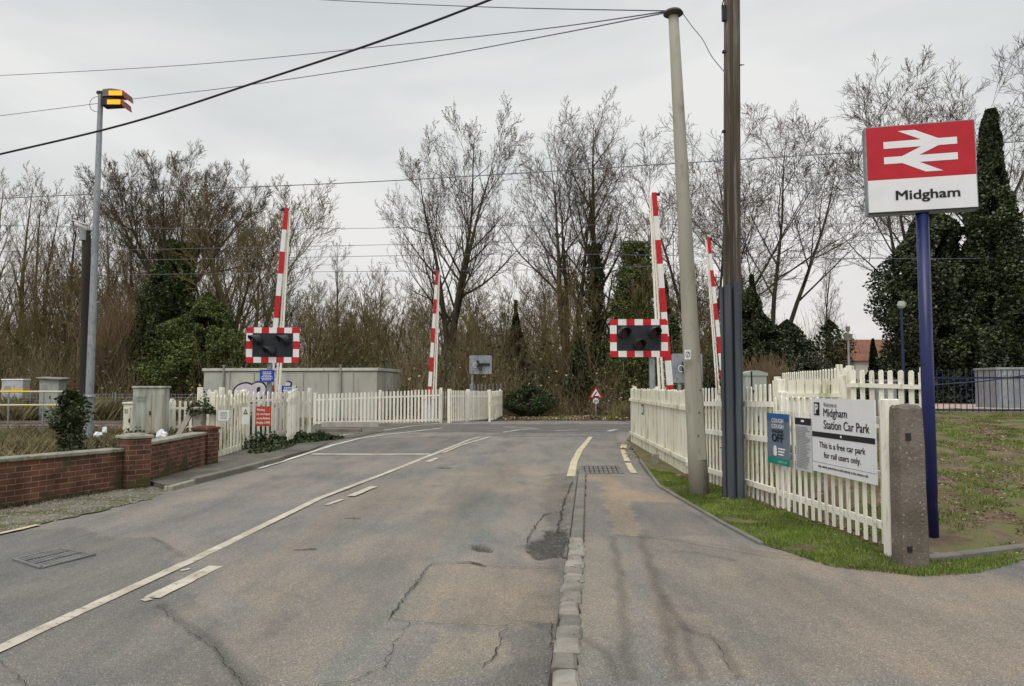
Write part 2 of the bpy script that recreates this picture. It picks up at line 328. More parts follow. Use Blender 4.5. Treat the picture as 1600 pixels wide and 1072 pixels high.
M['kerbyellow'] = worn('painted_kerb_stone', (.28, .26, .20), (.38, .35, .28), 6, (.2, .19, .15), 12, (.56, .62), .9, bs=.4)
M['iron'] = worn('worn_cast_iron_cover', (.13, .125, .118), (.21, .20, .19), 8, (.09, .085, .08), 20, rough=.6, metal=.15, bs=.3)
M['platform'] = worn('pinkish_platform_paving', (.42, .31, .25), (.50, .38, .31), 2, rough=.9, bs=.2)
M['postrough'] = worn('pebbly_old_concrete', (.115, .098, .078), (.20, .175, .145), 3, (.42, .38, .33), 42, (.61, .66), .95, bs=1, bscale=40, bdist=.012)
M['lens'] = newmat('dark_lamp_glass', .15, 0, .5)[0]; M['lens'].node_tree.nodes['Principled BSDF'].inputs['Base Color'].default_value = (.03, .006, .008, 1)
M['wallcream'] = worn('pale_render', (.5, .46, .4), (.58, .54, .47), 2, rough=.9)

# ------------------------------------------------------------------ ground
def jit(pts, step=.25, amp=.04, seed=1, close=True):
    rnd = random.Random(seed); o = []; n = len(pts)
    for i in range(n if close else n-1):
        a, b = Vector(pts[i]), Vector(pts[(i+1) % n]); k = max(1, int((b-a).length/step))
        for j in range(k):
            p = a.lerp(b, j/k); o.append((p.x + rnd.uniform(-amp, amp), p.y + rnd.uniform(-amp, amp)))
    if not close: o.append((pts[-1][0], pts[-1][1]))
    return o
def sheet(name, pts, z, m, step=.3, amp=.04, seed=1, th=.0, kind='structure'):
    mb = MB(); P = jit(pts, step, amp, seed) if step else [(p[0], p[1]) for p in pts]
    mb.poly(P, lambda x, y, d: (x, y, z - d), th)
    o = mb.build(name, m); fix_up(o); return tag(o, kind=kind)
def fix_up(o):
    me = o.data
    import bmesh
    b = bmesh.new(); b.from_mesh(me); bmesh.ops.recalc_face_normals(b, faces=b.faces)
    up = [f for f in b.faces if abs(f.normal.z) > .9]
    if up and sum(f.normal.z*f.calc_area() for f in up) < 0 and len(up) == len(b.faces): bmesh.ops.reverse_faces(b, faces=b.faces)
    b.to_mesh(me); b.free()
mb = MB(); mb.quad((-400, -60, -.06), (400, -60, -.06), (400, 600, -.06), (-400, 600, -.06)); tag(mb.build('ground', M['field']), kind='structure')

KERB = [(-.36, -2.0), (.27, 3.94), (.63, 7.3), (1.24, 13.2)]
def kerb_x(y): return np.interp(y, [p[1] for p in KERB], [p[0] for p in KERB])
def inpoly(X, Y, P):
    ins = np.zeros(X.shape, bool); n = len(P)
    for i in range(n):
        x1, y1 = P[i][0], P[i][1]; x2, y2 = P[(i+1) % n][0], P[(i+1) % n][1]
        if y1 == y2: continue
        c = ((y1 > Y) != (y2 > Y)) & (X < (x2-x1)*(Y-y1)/(y2-y1)+x1); ins ^= c
    return ins
def dist_line(X, Y, P):
    D = np.full(X.shape, 1e9)
    for (a, b) in zip(P[:-1], P[1:]):
        dx, dy = b[0]-a[0], b[1]-a[1]; L = dx*dx+dy*dy+1e-9
        t = np.clip(((X-a[0])*dx+(Y-a[1])*dy)/L, 0, 1); D = np.minimum(D, np.hypot(X-a[0]-t*dx, Y-a[1]-t*dy))
    return D
PX = lambda L: [G(*p) for p in L]
PATCH = [  # areas relaid or worn to another asphalt colour
 (PX([(612, 968), (672, 882), (760, 884), (868, 888), (868, 975), (790, 980)]), (1.12, 1.04, .94)),
 (PX([(200, 1072), (560, 1072), (612, 965), (668, 882), (730, 800), (700, 780), (560, 830), (420, 930)]), (1.03, 1.02, 1.0)),
 (PX([(540, 1072), (608, 975), (640, 975), (700, 880), (745, 860), (790, 800), (770, 760), (720, 790), (690, 850), (600, 960), (480, 1072)]), (.92, .99, .985)),
 (PX([(752, 1072), (795, 1030), (800, 985), (868, 972), (862, 1072)]), (.80, .80, .80)),
 (PX([(650, 1072), (660, 1030), (690, 985), (790, 985), (785, 1030), (740, 1060)]), (1.18, 1.12, 1.0)),
 (PX([(-500, 1072), (-200, 830), (0, 832), (120, 822), (150, 838), (235, 840), (285, 868), (260, 890), (330, 960), (420, 1072)]), (.80, .83, .85)),
 (PX([(125, 822), (245, 805), (520, 745), (560, 750), (300, 858), (235, 838), (150, 836)]), (1.02, 1.02, 1.04)),
 (PX([(560, 755), (620, 750), (880, 745), (880, 800), (700, 800), (600, 790), (480, 860), (420, 880)]), (1.08, 1.02, .95)),
 (PX([(915, 742), (962, 741), (972, 768), (1060, 780), (1062, 790), (982, 786), (1002, 843), (962, 842), (945, 790), (940, 755), (912, 752)]), (1.30, 1.14, .94)),
 (PX([(912, 756), (938, 757), (955, 842), (905, 838)]), (.92, .90, .92)),
 (PX([(983, 788), (1062, 792), (1140, 842), (1010, 846)]), (.86, .85, .84)),
 (PX([(905, 850), (975, 850), (1000, 1072), (880, 1072)]), (1.10, 1.07, 1.0)),
 (PX([(990, 845), (1180, 860), (1500, 905), (1700, 900), (2200, 1072), (1040, 1072)]), (1.08, 1.02, .95)),
 (PX([(480, 712), (690, 712), (745, 682), (900, 683), (965, 690), (965, 668), (500, 690)]), (.80, .80, .82)),
 (PX([(860, 740), (890, 740), (884, 830), (855, 820), (845, 780)]), (.80, .80, .80)),
]
def strip_px(L): return [G(*p) for p in L]
PATCH += [(PX([(420, 828), (585, 790), (640, 800), (500, 850)]), (.93, .94, .95)), (PX([(705, 728), (870, 725), (868, 742), (690, 745)]), (1.09, 1.03, .96)), (PX([(1120, 905), (1330, 915), (1500, 990), (1240, 985)]), (.95, .95, .95)), (PX([(330, 900), (430, 870), (520, 900), (420, 960)]), (1.06, 1.02, .97)), (PX([(640, 800), (735, 790), (730, 812), (660, 822)]), (.9, .92, .93))]
DARKSTRIP = [(strip_px([(957, 845), (968, 900), (975, 980), (984, 1072)]), .045), (strip_px([(1000, 845), (1030, 930), (1060, 1072)]), .05),
 (strip_px([(1035, 940), (1060, 975), (1072, 1000), (1095, 1072)]), .035), (strip_px([(1060, 990), (1130, 1015), (1150, 1072)]), .035),
 (strip_px([(905, 1005), (950, 1030), (960, 1072)]), .035), (strip_px([(960, 842), (1060, 852), (1200, 878), (1330, 888)]), .02),
 (strip_px([(250, 945), (340, 1010), (385, 1072)]), .04), (strip_px([(285, 870), (240, 840)]), .03)]
HOLES = [(PX([(735, 851), (752, 850), (771, 857), (762, 862), (740, 864)]), .05), (PX([(823, 868), (828, 846), (849, 838), (856, 828), (890, 826), (886, 872), (858, 872), (838, 874)]), .035),
         (PX([(455, 860), (495, 858), (494, 861), (470, 862)]), .03), (PX([(538, 809), (565, 808), (564, 811), (540, 811)]), .03), (PX([(682, 731), (708, 730), (706, 733), (684, 733)]), .02)]
def asphalt_grid(name, x0, x1, y0, y1, s):
    xs = np.arange(x0, x1+1e-6, s); ys = np.arange(y0, y1+1e-6, s); X, Y = np.meshgrid(xs, ys); sh = X.shape
    rg = np.random.default_rng(5)
    XJ = X + .03*np.sin(Y*7+X*3) + .02*np.sin(Y*23+X*5); YJ = Y + .03*np.sin(X*8+Y*2) + .02*np.sin(X*27)
    T = np.ones(sh+(3,))
    for P, c in PATCH:
        k = inpoly(XJ, YJ, P); T[k] *= np.array(c)
    for P, wd in DARKSTRIP:
        k = np.clip(1.3 - dist_line(X+.012*np.sin(Y*9), Y, P)/wd, 0, 1)[..., None]; T *= 1 - .30*k
    Z = .006*np.sin(X*1.1+1)*np.sin(Y*.7) + .003*np.sin(X*3.1+Y*2.2)
    Z *= np.clip((y1-Y)/.4, 0, 1)*np.clip((Y-y0)/.4, 0, 1)
    for P, dp in HOLES:
        k = inpoly(XJ, YJ, P); Z[k] -= dp*(.6+.4*rg.random(k.sum())); T[k] *= .42*(.7+.6*rg.random((k.sum(), 1)))
    right = X > kerb_x(Y)+.06
    Z = np.where(right, Z*.6 + .04*np.clip((13.6-Y)/1.2, 0, 1), Z)
    # polished wheel tracks along the two lanes and a darker drip line between them
    cx_ = np.interp(Y, [0, 4, 8, 12, 20, 30], [-3.4, -2.95, -2.3, -1.75, -1.5, -1.2])
    for off, k in ((.75, .07), (2.2, .07), (-1.0, .05), (-2.5, .05), (1.45, -.07), (-1.75, -.05)):
        g = np.exp(-((X-cx_-off-.10*np.sin(Y*.9))/.28)**2)*(X < kerb_x(Y)); T *= (1+k*g)[..., None]
    gut = np.exp(-((X-kerb_x(Y)+.18)/.16)**2)*(Y < 13.5); T *= (1-.22*gut*(.6+.4*np.sin(Y*5+np.sin(Y*13))))[..., None]
    T *= .96 + .08*rg.random(sh+(1,))
    ny, nx = sh
    me = bpy.data.meshes.new(name); idx = np.arange(nx*ny).reshape(ny, nx)
    Fq = np.stack([idx[:-1, :-1], idx[:-1, 1:], idx[1:, 1:], idx[1:, :-1]], -1).reshape(-1, 4)
    me.vertices.add(nx*ny); me.vertices.foreach_set('co', np.stack([X, Y, Z], -1).ravel())
    me.loops.add(Fq.size); me.loops.foreach_set('vertex_index', Fq.ravel().astype(np.int32))
    me.polygons.add(len(Fq)); me.polygons.foreach_set('loop_start', np.arange(0, Fq.size, 4, dtype=np.int32)); me.update(calc_edges=True); me.validate()
    ca = me.color_attributes.new('tone', 'FLOAT_COLOR', 'POINT'); ca.data.foreach_set('color', np.concatenate([T, np.ones(sh+(1,))], -1).astype(np.float32).ravel())
    me.materials.append(M['asphalt']); o = bpy.data.objects.new(name, me); COL.objects.link(o); return tag(o, kind='structure')
asphalt_grid('road', -6.0, 5.2, 3.2, 10.0, .025)
asphalt_grid('road', -12.0, 5.2, 10.0, 36.0, .085)
asphalt_grid('road', -24.0, -6.0, 3.2, 10.0, .2)
asphalt_grid('road', 5.2, 24.0, 3.2, 36.0, .3)
asphalt_grid('road', -24.0, 24.0, -12.0, 3.2, .3)

def bank_z(x, y):
    a = .95*(1-math.exp(-max(0, y-6.9)/6.2)); k = min(1, max(0, (x-3.3)/.9)); k = k*k*(3-2*k)
    return a*k
LE = PX([(1440, 884), (1500, 878), (1600, 866), (1900, 850)])
def bank():
    nx, ny = 150, 120; mb = MB(); xs = [3.36 + (26-3.36)*(i/nx)**1.6 for i in range(nx+1)]
    for j in range(ny+1):
        for x in xs:
            y0 = np.interp(x, [3.3]+[p.x for p in LE]+[26], [6.5]+[p.y-.03 for p in LE]+[LE[3].y+.6]); y = y0-.03 + (22-y0+.03)*(j/ny)**1.3
            z = bank_z(x, y) + .10*noise.noise((x*1.3, y*1.3, 0)) + .05*noise.noise((x*2.9, y*2.9, 7))*min(1, (y-y0)*1.5) + .03*noise.noise((x*4, y*4, 3))*min(1, (y-y0)*1.5) + .035
            if x < 3.5: z = .03 + (z-.03)*max(0, (x-3.36)/.14)
            mb.v.append((x, y, z))
    for j in range(ny):
        for i in range(nx):
            a = j*(nx+1)+i; mb.face((a, a+1, a+nx+2, a+nx+1))
    tag(mb.build('earth_bank', M['earth'], smooth=True), kind='structure')
bank()
# car-park side verge soil between footway edging and fence
EDGE = PX([(985, 700), (1000, 722), (1030, 765), (1080, 795), (1130, 825), (1190, 858), (1300, 890), (1440, 903), (1530, 899), (1600, 884)])
verge = [(p.x, p.y) for p in EDGE] + [(5.2, 7.0), (3.9, 6.75), (3.50, 7.4), (3.30, 10.4), (3.15, 12.7), (3.40, 21)]
sheet('verge_soil', verge, .048, M['earth'], .15, .03, 3)
# edging strip of the footway
mb = MB(); E2 = EDGE[1:6]
for a, b in zip(E2[:-1], E2[1:]):
    d = b-a; L = d.length; mb.box((a+b)/2 + Vector((.0, .0, .02)), (L-.006, .05, .10), math.atan2(d.y, d.x), bev=.008)
tag(mb.build('footway_edging', M['kerbc']), kind='structure')
mb = MB(); K3 = [G(1447, 886), G(1500, 880), G(1600, 867), G(1900, 850)]
for a, b in zip(K3[:-1], K3[1:]):
    d = b-a; L = d.length; n = max(1, int(L/.9))
    for i in range(n):
        mb.box(a+d*((i+.5)/n) + Vector((0, 0, .012)), (L/n-.008, .10, .17), math.atan2(d.y, d.x), bev=.012)
tag(mb.build('bank_kerb', M['kerbc']), kind='structure')
# roadside kerb: concrete lengths then granite setts
mb = MB(); rnd = random.Random(4)
y = 7.42
while y < 13.0:
    L = .9; x = float(kerb_x(y+L/2)); mb.box((x, y+L/2, .018), (.125, L-.012, .11), -math.atan2(float(kerb_x(y+L)-kerb_x(y)), L), bev=.012); y += L
tag(mb.build('kerb', M['kerbc']), kind='structure')
mb = MB(); y = 2.6
while y < 7.38:
    L = rnd.uniform(.19, .30); x = float(kerb_x(y+L/2))
    n = len(mb.v); mb.box((x+rnd.uniform(-.012, .012), y+L/2, .012+rnd.uniform(-.004, .004)), (.15+rnd.uniform(-.02, .015), L-.034, .11), -math.atan2(float(kerb_x(y+L)-kerb_x(y)), L)+rnd.uniform(-.05, .05), bev=.02)
    for i in range(n, len(mb.v)):
        p = mb.v[i]; mb.v[i] = (p[0]+rnd.uniform(-.006, .006), p[1]+rnd.uniform(-.006, .006), p[2]+rnd.uniform(-.004, .004))
    y += L
tag(mb.build('sett_kerb', M['sett']), kind='structure')
mb = MB(); KP = [Vector((float(kerb_x(q)), q, 0)) for q in np.arange(2.4, 13.1, .15)]; 
for i, p in enumerate(KP): mb.v += [(p.x-.082, p.y, .016), (p.x+.082, p.y, .030)]
for i in range(len(KP)-1): mb.face((2*i, 2*i+1, 2*i+3, 2*i+2))
tag(mb.build('kerb_bed', M['crack']), kind='structure')
# left: mossy gravel strip, footway, kerb
LG = PX([(-500, 905), (0, 833), (60, 822), (130, 805), (232, 782), (262, 768), (300, 757)])
sheet('gravel_strip', [(p.x, p.y) for p in LG] + [(-5.45, 13.4), (-6.0, 12.2), (-6.6, 9.8), (-7.6, 6.4), (-9, 5)], .012, M['mossgravel'], .12, .05, 5)
LK = PX([(262, 768), (300, 757), (372, 739), (440, 720), (485, 706), (520, 690), (600, 675), (690, 666)])
fw = [(p.x, p.y) for p in LK] + [(-3.2, 31.5), (-9.5, 31.5), (-9.5, 22), (-7.5, 16), (-6.3, 12.4)]
mb = MB(); mb.poly(jit(fw, .3, .0, 1), lambda x, y, d: (x, y, .085 - .07*min(1, max(0, (y-16)/5)) - d), .08); o = mb.build('footway', M['pave']); fix_up(o); tag(o, kind='structure')
mb = MB(); LKk = LK[0:4]
for i, (a, b) in enumerate(zip(LKk[:-1], LKk[1:])):
    d = b-a; L = d.length; n = max(1, int(L/.8)); nn = Vector((d.y, -d.x, 0)).normalized()*.0
    for j in range(n): mb.box(a+d*((j+.5)/n)+nn+Vector((0, 0, .03 if i else .012)), (L/n-.01, .13, .14), math.atan2(d.y, d.x), bev=.012, mi=1 if (i == 0) else 0)
tag(mb.build('kerb', [M['kerbc'], M['kerbyellow']]), kind='structure')
sheet('trackside_ground', [(-60, 3), (-8.6, 3.0), (-6.95, 9.0), (-6.15, 11.4), (-5.9, 12.4), (-6.2, 15.2), (-7.2, 19), (-8.0, 24), (-8.5, 25.3), (-60, 25.3)], .02, M['ballast'], .5, .03, 7)
sheet('ballast', [(-60, 25.3), (-8.5, 25.3), (-8.5, 33), (-60, 33)], .035, M['ballast'], .6, .05, 8)
sheet('trackside_ground', [(-60, 33), (-8.5, 33), (-4, 36), (-60, 36)], .03, M['ballast'], .6, .05, 8)
# wood floor beyond the road: gentle rise
def wf():
    mb = MB(); nx, ny = 120, 40
    for j in range(ny+1):
        for i in range(nx+1):
            x = -70+150*i/nx; y0 = 35.2+.4*noise.noise((x*.3, 0, 0)) + (0 if -12 < x < 6 else -1.5 if x < -12 else -8*min(1, (x-6)/4)); y = y0 + (140-y0)*(j/ny)**1.7
            mb.v.append((x, y, .02+.5*(1-math.exp(-(y-y0)/12)) + .15*noise.noise((x*.2, y*.2, 1))*min(1, (y-y0)/3)))
    for j in range(ny):
        for i in range(nx): a = j*(nx+1)+i; mb.face((a, a+1, a+nx+2, a+nx+1))
    tag(mb.build('woodland_floor', M['woodfloor'], smooth=True), kind='structure')
wf()
# ------------------------------------------------------------------ road markings and cracks
def road_strip(mb, pts, wd, z=.008, seed=1, jitter=.006, step=.12, mi=0):
    rnd = random.Random(seed); P = [Vector(p) for p in pts]; Q = []
    for a, b in zip(P[:-1], P[1:]):
        k = max(1, int((b-a).length/step))
        for j in range(k): Q.append(a.lerp(b, j/k))
    Q.append(P[-1]); n0 = len(mb.v)
    for i, p in enumerate(Q):
        d = Q[min(i+1, len(Q)-1)]-Q[max(i-1, 0)]; nn = Vector((-d.y, d.x, 0)).normalized(); W = wd(i/(len(Q)-1)) if callable(wd) else wd
        a = p+nn*(W/2+rnd.uniform(-jitter, jitter)); b = p-nn*(W/2+rnd.uniform(-jitter, jitter))
        zz = z + (.04*min(1, max(0, (13.6-p.y)/1.2)) if p.x > kerb_x(p.y)+.06 else 0)
        mb.v += [(a.x, a.y, zz), (b.x, b.y, zz)]
    for i in range(len(Q)-1): k = n0+2*i; mb.face((k, k+1, k+3, k+2), mi)
mk = MB()
S = lambda L, wd, m=mk, z=.010, **k: road_strip(m, [G(*p) for p in L], wd, z=z, **k)
S([(-120, 1066), (0, 1016), (75, 980), (180, 932), (300, 877), (400, 828), (500, 779), (600, 741), (655, 719), (700, 701), (735, 687), (750, 683)], .105, jitter=.004)
S([(236, 936), (285, 912), (338, 886)], .13); S([(548, 776), (584, 761)], .12); S([(668, 722), (684, 716)], .12)
S([(692, 708), (720, 696), (765, 683)], .10); S([(222, 940), (236, 937)], .08); S([(282, 893), (298, 890)], .05)
S([(510, 790), (535, 781)], .07)
tag(mk.build('centre_line_markings', M['paint']), kind='structure')
mk2 = MB()
S([(487, 710), (575, 710.3), (672, 710)], .22, mk2, z=.009, jitter=.003)
S([(402, 733), (440, 722), (480, 709), (520, 696), (560, 686), (600, 680), (650, 674), (692, 669)], .12, mk2, z=.012)
S([(522, 684), (540, 680), (552, 679)], .12, mk2, z=.022); S([(600, 673), (640, 667), (690, 662)], .10, mk2, z=.022)
S([(786, 676), (810, 672), (832, 671)], .12, mk2); S([(868, 673), (905, 672)], .12, mk2); S([(950, 674), (964, 671)], .14, mk2); S([(795, 681), (870, 680), (975, 679)], .05, mk2)
tag(mk2.build('crossing_edge_markings', M['paintfar']), kind='structure')
mk3 = MB()
S([(892, 745), (897, 722), (906, 704), (916, 692), (923, 683)], lambda t: .15-.02*t, mk3, z=.010)
S([(975, 694), (974, 701)], .16, mk3, z=.010); S([(973, 703), (977, 714), (980, 721)], .12, mk3, z=.010); S([(981, 724), (986, 733), (991, 740)], .12, mk3, z=.010)
tag(mk3.build('kerbside_markings', M['paintyellow']), kind='structure')
S2 = MB()
S([(-30, 842), (30, 829), (60, 822)], .08, S2, z=.018)
tag(S2.build('faded_edge_marking', M['paintyellow']), kind='structure')
dk = [(-8.3, 26.0), (9, 26.0), (9, 31.6), (-8.3, 31.6)]
sheet('crossing_deck', dk, .006, M['deck'], .5, .0, 9)
for y in (26.2, 27.63, 29.9, 31.33):
    mb = MB(); mb.box((.3, y, .008), (17.4, .075, .012)); mb.box((.3, y+.11, .006), (17.4, .06, .006), mi=1); tag(mb.build('crossing_rail_strip', [M['steel'], M['crack']]), kind='structure')
ck = MB()
def crack(L, wd=.012, seed=1, jit_=.03):
    rnd = random.Random(seed); P = [G(*p) for p in L]; Q = []
    for a, b in zip(P[:-1], P[1:]):
        k = max(2, int((b-a).length/.045))
        for j in range(k):
            q = a.lerp(b, j/k); Q.append(q + Vector((rnd.uniform(-jit_, jit_), rnd.uniform(-jit_, jit_), 0))*min(1, j)*.8)
    Q.append(P[-1]); road_strip(ck, Q, lambda t: wd*.62*rnd.uniform(.2, 1.5), z=.0115, jitter=.001, step=10)
crack([(606, 970), (640, 925), (668, 888), (676, 882), (712, 880)], .016, 1, .02); crack([(712, 880), (735, 880), (760, 886)], .035, 2, .01); crack([(760, 886), (812, 888), (868, 888)], .010, 3, .01)
crack([(612, 970), (690, 977), (790, 980), (803, 972), (868, 978)], .009, 4, .01); crack([(640, 975), (615, 1010), (600, 1045), (555, 1065)], .009, 5, .02)
crack([(555, 1065), (510, 1072), (460, 1078)], .009, 6, .02); crack([(612, 1028), (602, 1045)], .007, 7, .01)
crack([(245, 945), (290, 985), (340, 1020), (378, 1072)], .010, 8, .02); crack([(0, 1035), (30, 1060), (45, 1085)], .006, 9, .02); crack([(460, 861), (494, 859)], .03, 10, .01)
crack([(785, 790), (740, 783), (700, 780), (655, 786)], .008, 11, .02); crack([(905, 842), (960, 845), (1050, 850), (1140, 862), (1300, 888)], .008, 12, .01)
crack([(795, 985), (782, 990), (783, 1010), (770, 1030), (755, 1045)], .012, 13, .02); crack([(285, 866), (240, 842)], .006, 14, .01)
crack([(820, 783), (870, 781)], .008, 15, .01); crack([(0, 900), (60, 905), (120, 915)], .004, 16, .02); crack([(860, 975), (866, 1072)], .012, 17, .015)
crack([(690, 788), (770, 792), (840, 786)], .006, 18, .03); crack([(870, 800), (850, 806), (838, 820), (822, 850)], .02, 19, .02); crack([(895, 752), (880, 790), (872, 830)], .03, 20, .02)
crack([(545, 717), (500, 719), (487, 721)], .02, 21, .02); crack([(1010, 868), (1090, 872), (1150, 885)], .012, 22, .02)
crack([(1060, 985), (1110, 1000), (1140, 1060)], .008, 23, .02)
tag(ck.build('road_cracks', M['crack']), kind='structure')
# rough broken edge beside kerb (fragments)
rg = np.random.default_rng(2)
def stones(name, m, P, n, s0, s1, z=.01, seed=1, kind='stuff', label=None):
    rg = np.random.default_rng(seed); P2 = [(p[0], p[1]) for p in P]; mb = MB(); x0, x1 = min(p[0] for p in P2), max(p[0] for p in P2); y0, y1 = min(p[1] for p in P2), max(p[1] for p in P2); c = 0
    while c < n:
        X = rg.uniform(x0, x1, n); Y = rg.uniform(y0, y1, n); k = inpoly(X, Y, P2)
        for x, y in zip(X[k], Y[k]):
            s = rg.uniform(s0, s1); r = rg.uniform(-.3, .3, 8); zz = z + (0.04 if x > kerb_x(y)+.06 and y < 12.5 else 0)
            mb.box((x, y, zz), (s*(1+r[0]), s*(1+r[1]), s*.5), r[2]*10, rx=r[3], ry=r[4], taper=.7); c += 1
            if c >= n: break
    return tag(mb.build(name, m), label, kind=kind)
stones('asphalt_crumbs', M['sett'], PX([(880, 745), (896, 745), (890, 870), (868, 1072), (852, 1072), (868, 880), (860, 828)]), 260, .004, .014, .008, 3)
stones('gravel', M['sett'], [(p.x, p.y) for p in LG[1:]]+[(-5.45, 13.4), (-5.8, 12.2), (-6.5, 9.6), (-7.0, 8.0)], 2500, .008, .028, .016, 4)

# drain covers
def cover(name, px, label, bars, th=.006):
    P = [G(*p) for p in px]; c = sum(P, Vector())/4; z0 = .045 if c.x > kerb_x(c.y)+.06 and c.y < 13 else .0
    t = thing(name, label, 'drain cover', (c.x, c.y, z0))
    L = [p-c for p in P]
    fr = MB()
    for i in range(4):
        a, b = L[i], L[(i+1) % 4]; d = b-a; fr.box((a+b)/2+Vector((0, 0, .006)), (d.length, .035, .02), math.atan2(d.y, d.x))
    fr.build('frame', M['iron'], t)
    pl = MB(); pl.poly([(p.x*.97, p.y*.97) for p in L], lambda x, y, d: (x, y, .006-d), .01); o = pl.build('plate', M['crack'], t); fix_up(o)
    br_ = MB(); u0 = L[1]-L[0]; u1 = L[2]-L[3]
    for i in range(bars):
        f0, f1 = (i+.12)/bars, (i+.85)/bars
        a, b = L[0]+u0*f0, L[0]+u0*f1; c_, d_ = L[3]+u1*f1, L[3]+u1*f0
        for g0, g1 in ((.04, .30), (.36, .64), (.70, .96)):
            q = [a.lerp(d_, g0), b.lerp(c_, g0), b.lerp(c_, g1), a.lerp(d_, g1)]; br_.poly([(p.x, p.y) for p in q], lambda x, y, d: (x, y, .013-d), .01)
    o = br_.build('grid', M['iron'], t); fix_up(o)
cover('drain_cover', [(22, 875), (95, 859), (147, 868), (64, 889)], 'large rectangular iron cover set in the grey road at the left', 14)
cover('drain_grate', [(906, 729), (968, 729), (974, 741), (908, 741)], 'small chequered iron grate in the footway between the cream lines', 9)

# ------------------------------------------------------------------ fences
def fence(name, label, P0, P1, h0, h1, pitch, pw, m, z0=0, z1=0, th=.02, posts=(), postw=.1, ph=.06, rails=(.22, .8), point=True, jitter=.008, seed=1, cat='fence', lift=.06, group=None, railside=1, railw=.07, postm=None, missing=(), nails=False):
    P0, P1 = Vector(P0), Vector(P1); P0.z = 0; P1.z = 0; d = P1-P0; L = d.length; rz = math.atan2(d.y, d.x); rnd = random.Random(seed)
    t = thing(name, label, cat, (P0.x, P0.y, 0), rz, group)
    mb = MB(); n = int(L/pitch); zf = lambda x: z0+(z1-z0)*x/L; hf = lambda x: h0+(h1-h0)*x/L
    for i in range(n+1):
        if i in missing: continue
        x = i*pitch + rnd.uniform(-.004, .004); zb = zf(x)+lift+rnd.uniform(-jitter, jitter); H = hf(x)-lift+rnd.uniform(-jitter, jitter); wv = pw*rnd.uniform(.94, 1.05); ln = rnd.uniform(-.006, .006)
        sh = wv*.5
        if point: pts = [(-sh, 0), (sh, 0), (sh+ln*0, H-pw*.35), (sh*.45, H), (-sh*.45, H), (-sh, H-pw*.35)]
        else: pts = [(-sh, 0), (sh, 0), (sh, H), (-sh, H)]
        mb.poly([(x+p[0]+ln*p[1], zb+p[1]) for p in pts], lambda a, b, c: (a, c, b), th)
    if nails:
        for i in range(n+1):
            for r in rails: mb.box((i*pitch+.008, -.002, zf(i*pitch)+hf(i*pitch)*r), (.010, .006, .010), mi=1); mb.box((i*pitch-.008, -.002, zf(i*pitch)+hf(i*pitch)*r+.02), (.008, .006, .008), mi=1)
    mb.build('picket_panel', [m, M['greywood']] if nails else m, t)
    for r in rails:
        rb = MB(); rb.box((L/2, th+.022*railside, 0), (L, .038, railw)); o = rb.build('rail', m, t)
        zz0 = zf(0)+hf(0)*r; zz1 = zf(L)+hf(L)*r; me = o.data
        for v in me.vertices: v.co.z += zz0+(zz1-zz0)*v.co.x/L
    for k in posts:
        x = L*k; pb = MB(); H = hf(x)+ph; pb.box((x, th+.045+postw/2, zf(x)+H/2-.05), (postw, postw, H+.1), bev=.008); pb.build('post', postm or m, t)
    return t
A0, A1, A2, A3 = Vector((3.33, 20.8, 0)), Vector((3.02, 12.75, 0)), Vector((3.30, 9.3, 0)), Vector((3.46, 6.95, 0))
kx = (A0-A1).normalized()
f = fence('boarded_fence', 'tall close-boarded cream fence by the crossing, stained green low down', A0, A1, 1.53, 1.50, .088, .080, M['cream_dirty'], posts=(0.0, .5, 1.0), rails=(.2, .8), railside=-2.2, lift=.03, jitter=.015, seed=2)
fence('picket_fence', 'white picket fence section behind the steel channels at the wooden pole', A1, A2+(A1-A2).normalized()*.02, 1.52, 1.60, .150, .055, M['cream'], nails=True, th=.014, posts=(.02, .98), rails=(.17, .56, .84), railside=-1.9, seed=3, lift=.05, jitter=.012)
fence('picket_fence', 'white picket fence section that carries the three car park signs', A2, A3, 1.44, 1.42, .155, .054, M['cream'], nails=True, th=.014, z0=.0, z1=.02, posts=(.0,), rails=(.17, .50, .86), railside=1, seed=4, lift=.07, jitter=.01)
# end post
t = thing('fence_post', 'square white timber post with a bolt plate at the fence end', 'post', (3.42, 6.72, 0), R(8))
mb = MB(); mb.box((0, 0, .72), (.135, .10, 1.46), bev=.01); mb.build('post_shaft', M['cream'], t)
mb = MB(); mb.box((.02, -.056, 1.16), (.06, .012, .05)); mb.box((.02, -.066, 1.16), (.022, .02, .022)); mb.build('bolt_plate', M['cabgrey'], t)
mb = MB(); mb.box((.02, -.056, .22), (.06, .012, .05)); mb.box((.02, -.066, .22), (.022, .02, .022)); mb.build('bolt_plate', M['cabgrey'], t)
# concrete gate post
cpx = 1416; c0 = G(cpx, 890); t = thing('concrete_post', 'thick rough concrete gate post with pebbles showing and an iron-lined hole', 'post', (c0.x, 6.35, 0), R(3))
mb = MB(); rings = []
H = 1.42; rnd = random.Random(8)
prof = [(-.1, .128), (0, .126), (.35, .123), (.7, .121), (1.05, .118), (1.32, .112), (1.375, .108), (1.40, .088)]
n0 = 0; NS = 24
for z, r in prof:
    for k in range(NS):
        a = 2*math.pi*(k+.5)/NS; cx, sx = math.cos(a), math.sin(a); q = r/max(abs(cx), abs(sx)); q = min(q, r*1.37)
        ns = .006*noise.noise((cx*3, sx*3, z*5))+.003*noise.noise((cx*12, sx*12, z*14)); mb.v.append((cx*(q+ns)*.9, sx*(q+ns)*.9, z + (.02*noise.noise((cx*3, sx*3, 5)) if z > 1.2 else 0)))
for i in range(len(prof)-1):
    for k in range(NS): j = (k+1) % NS; mb.face((i*NS+k, i*NS+j, (i+1)*NS+j, (i+1)*NS+k))
mb.face(tuple((len(prof)-1)*NS+k for k in range(NS))); mb.build('post_shaft', M['postrough'], t)
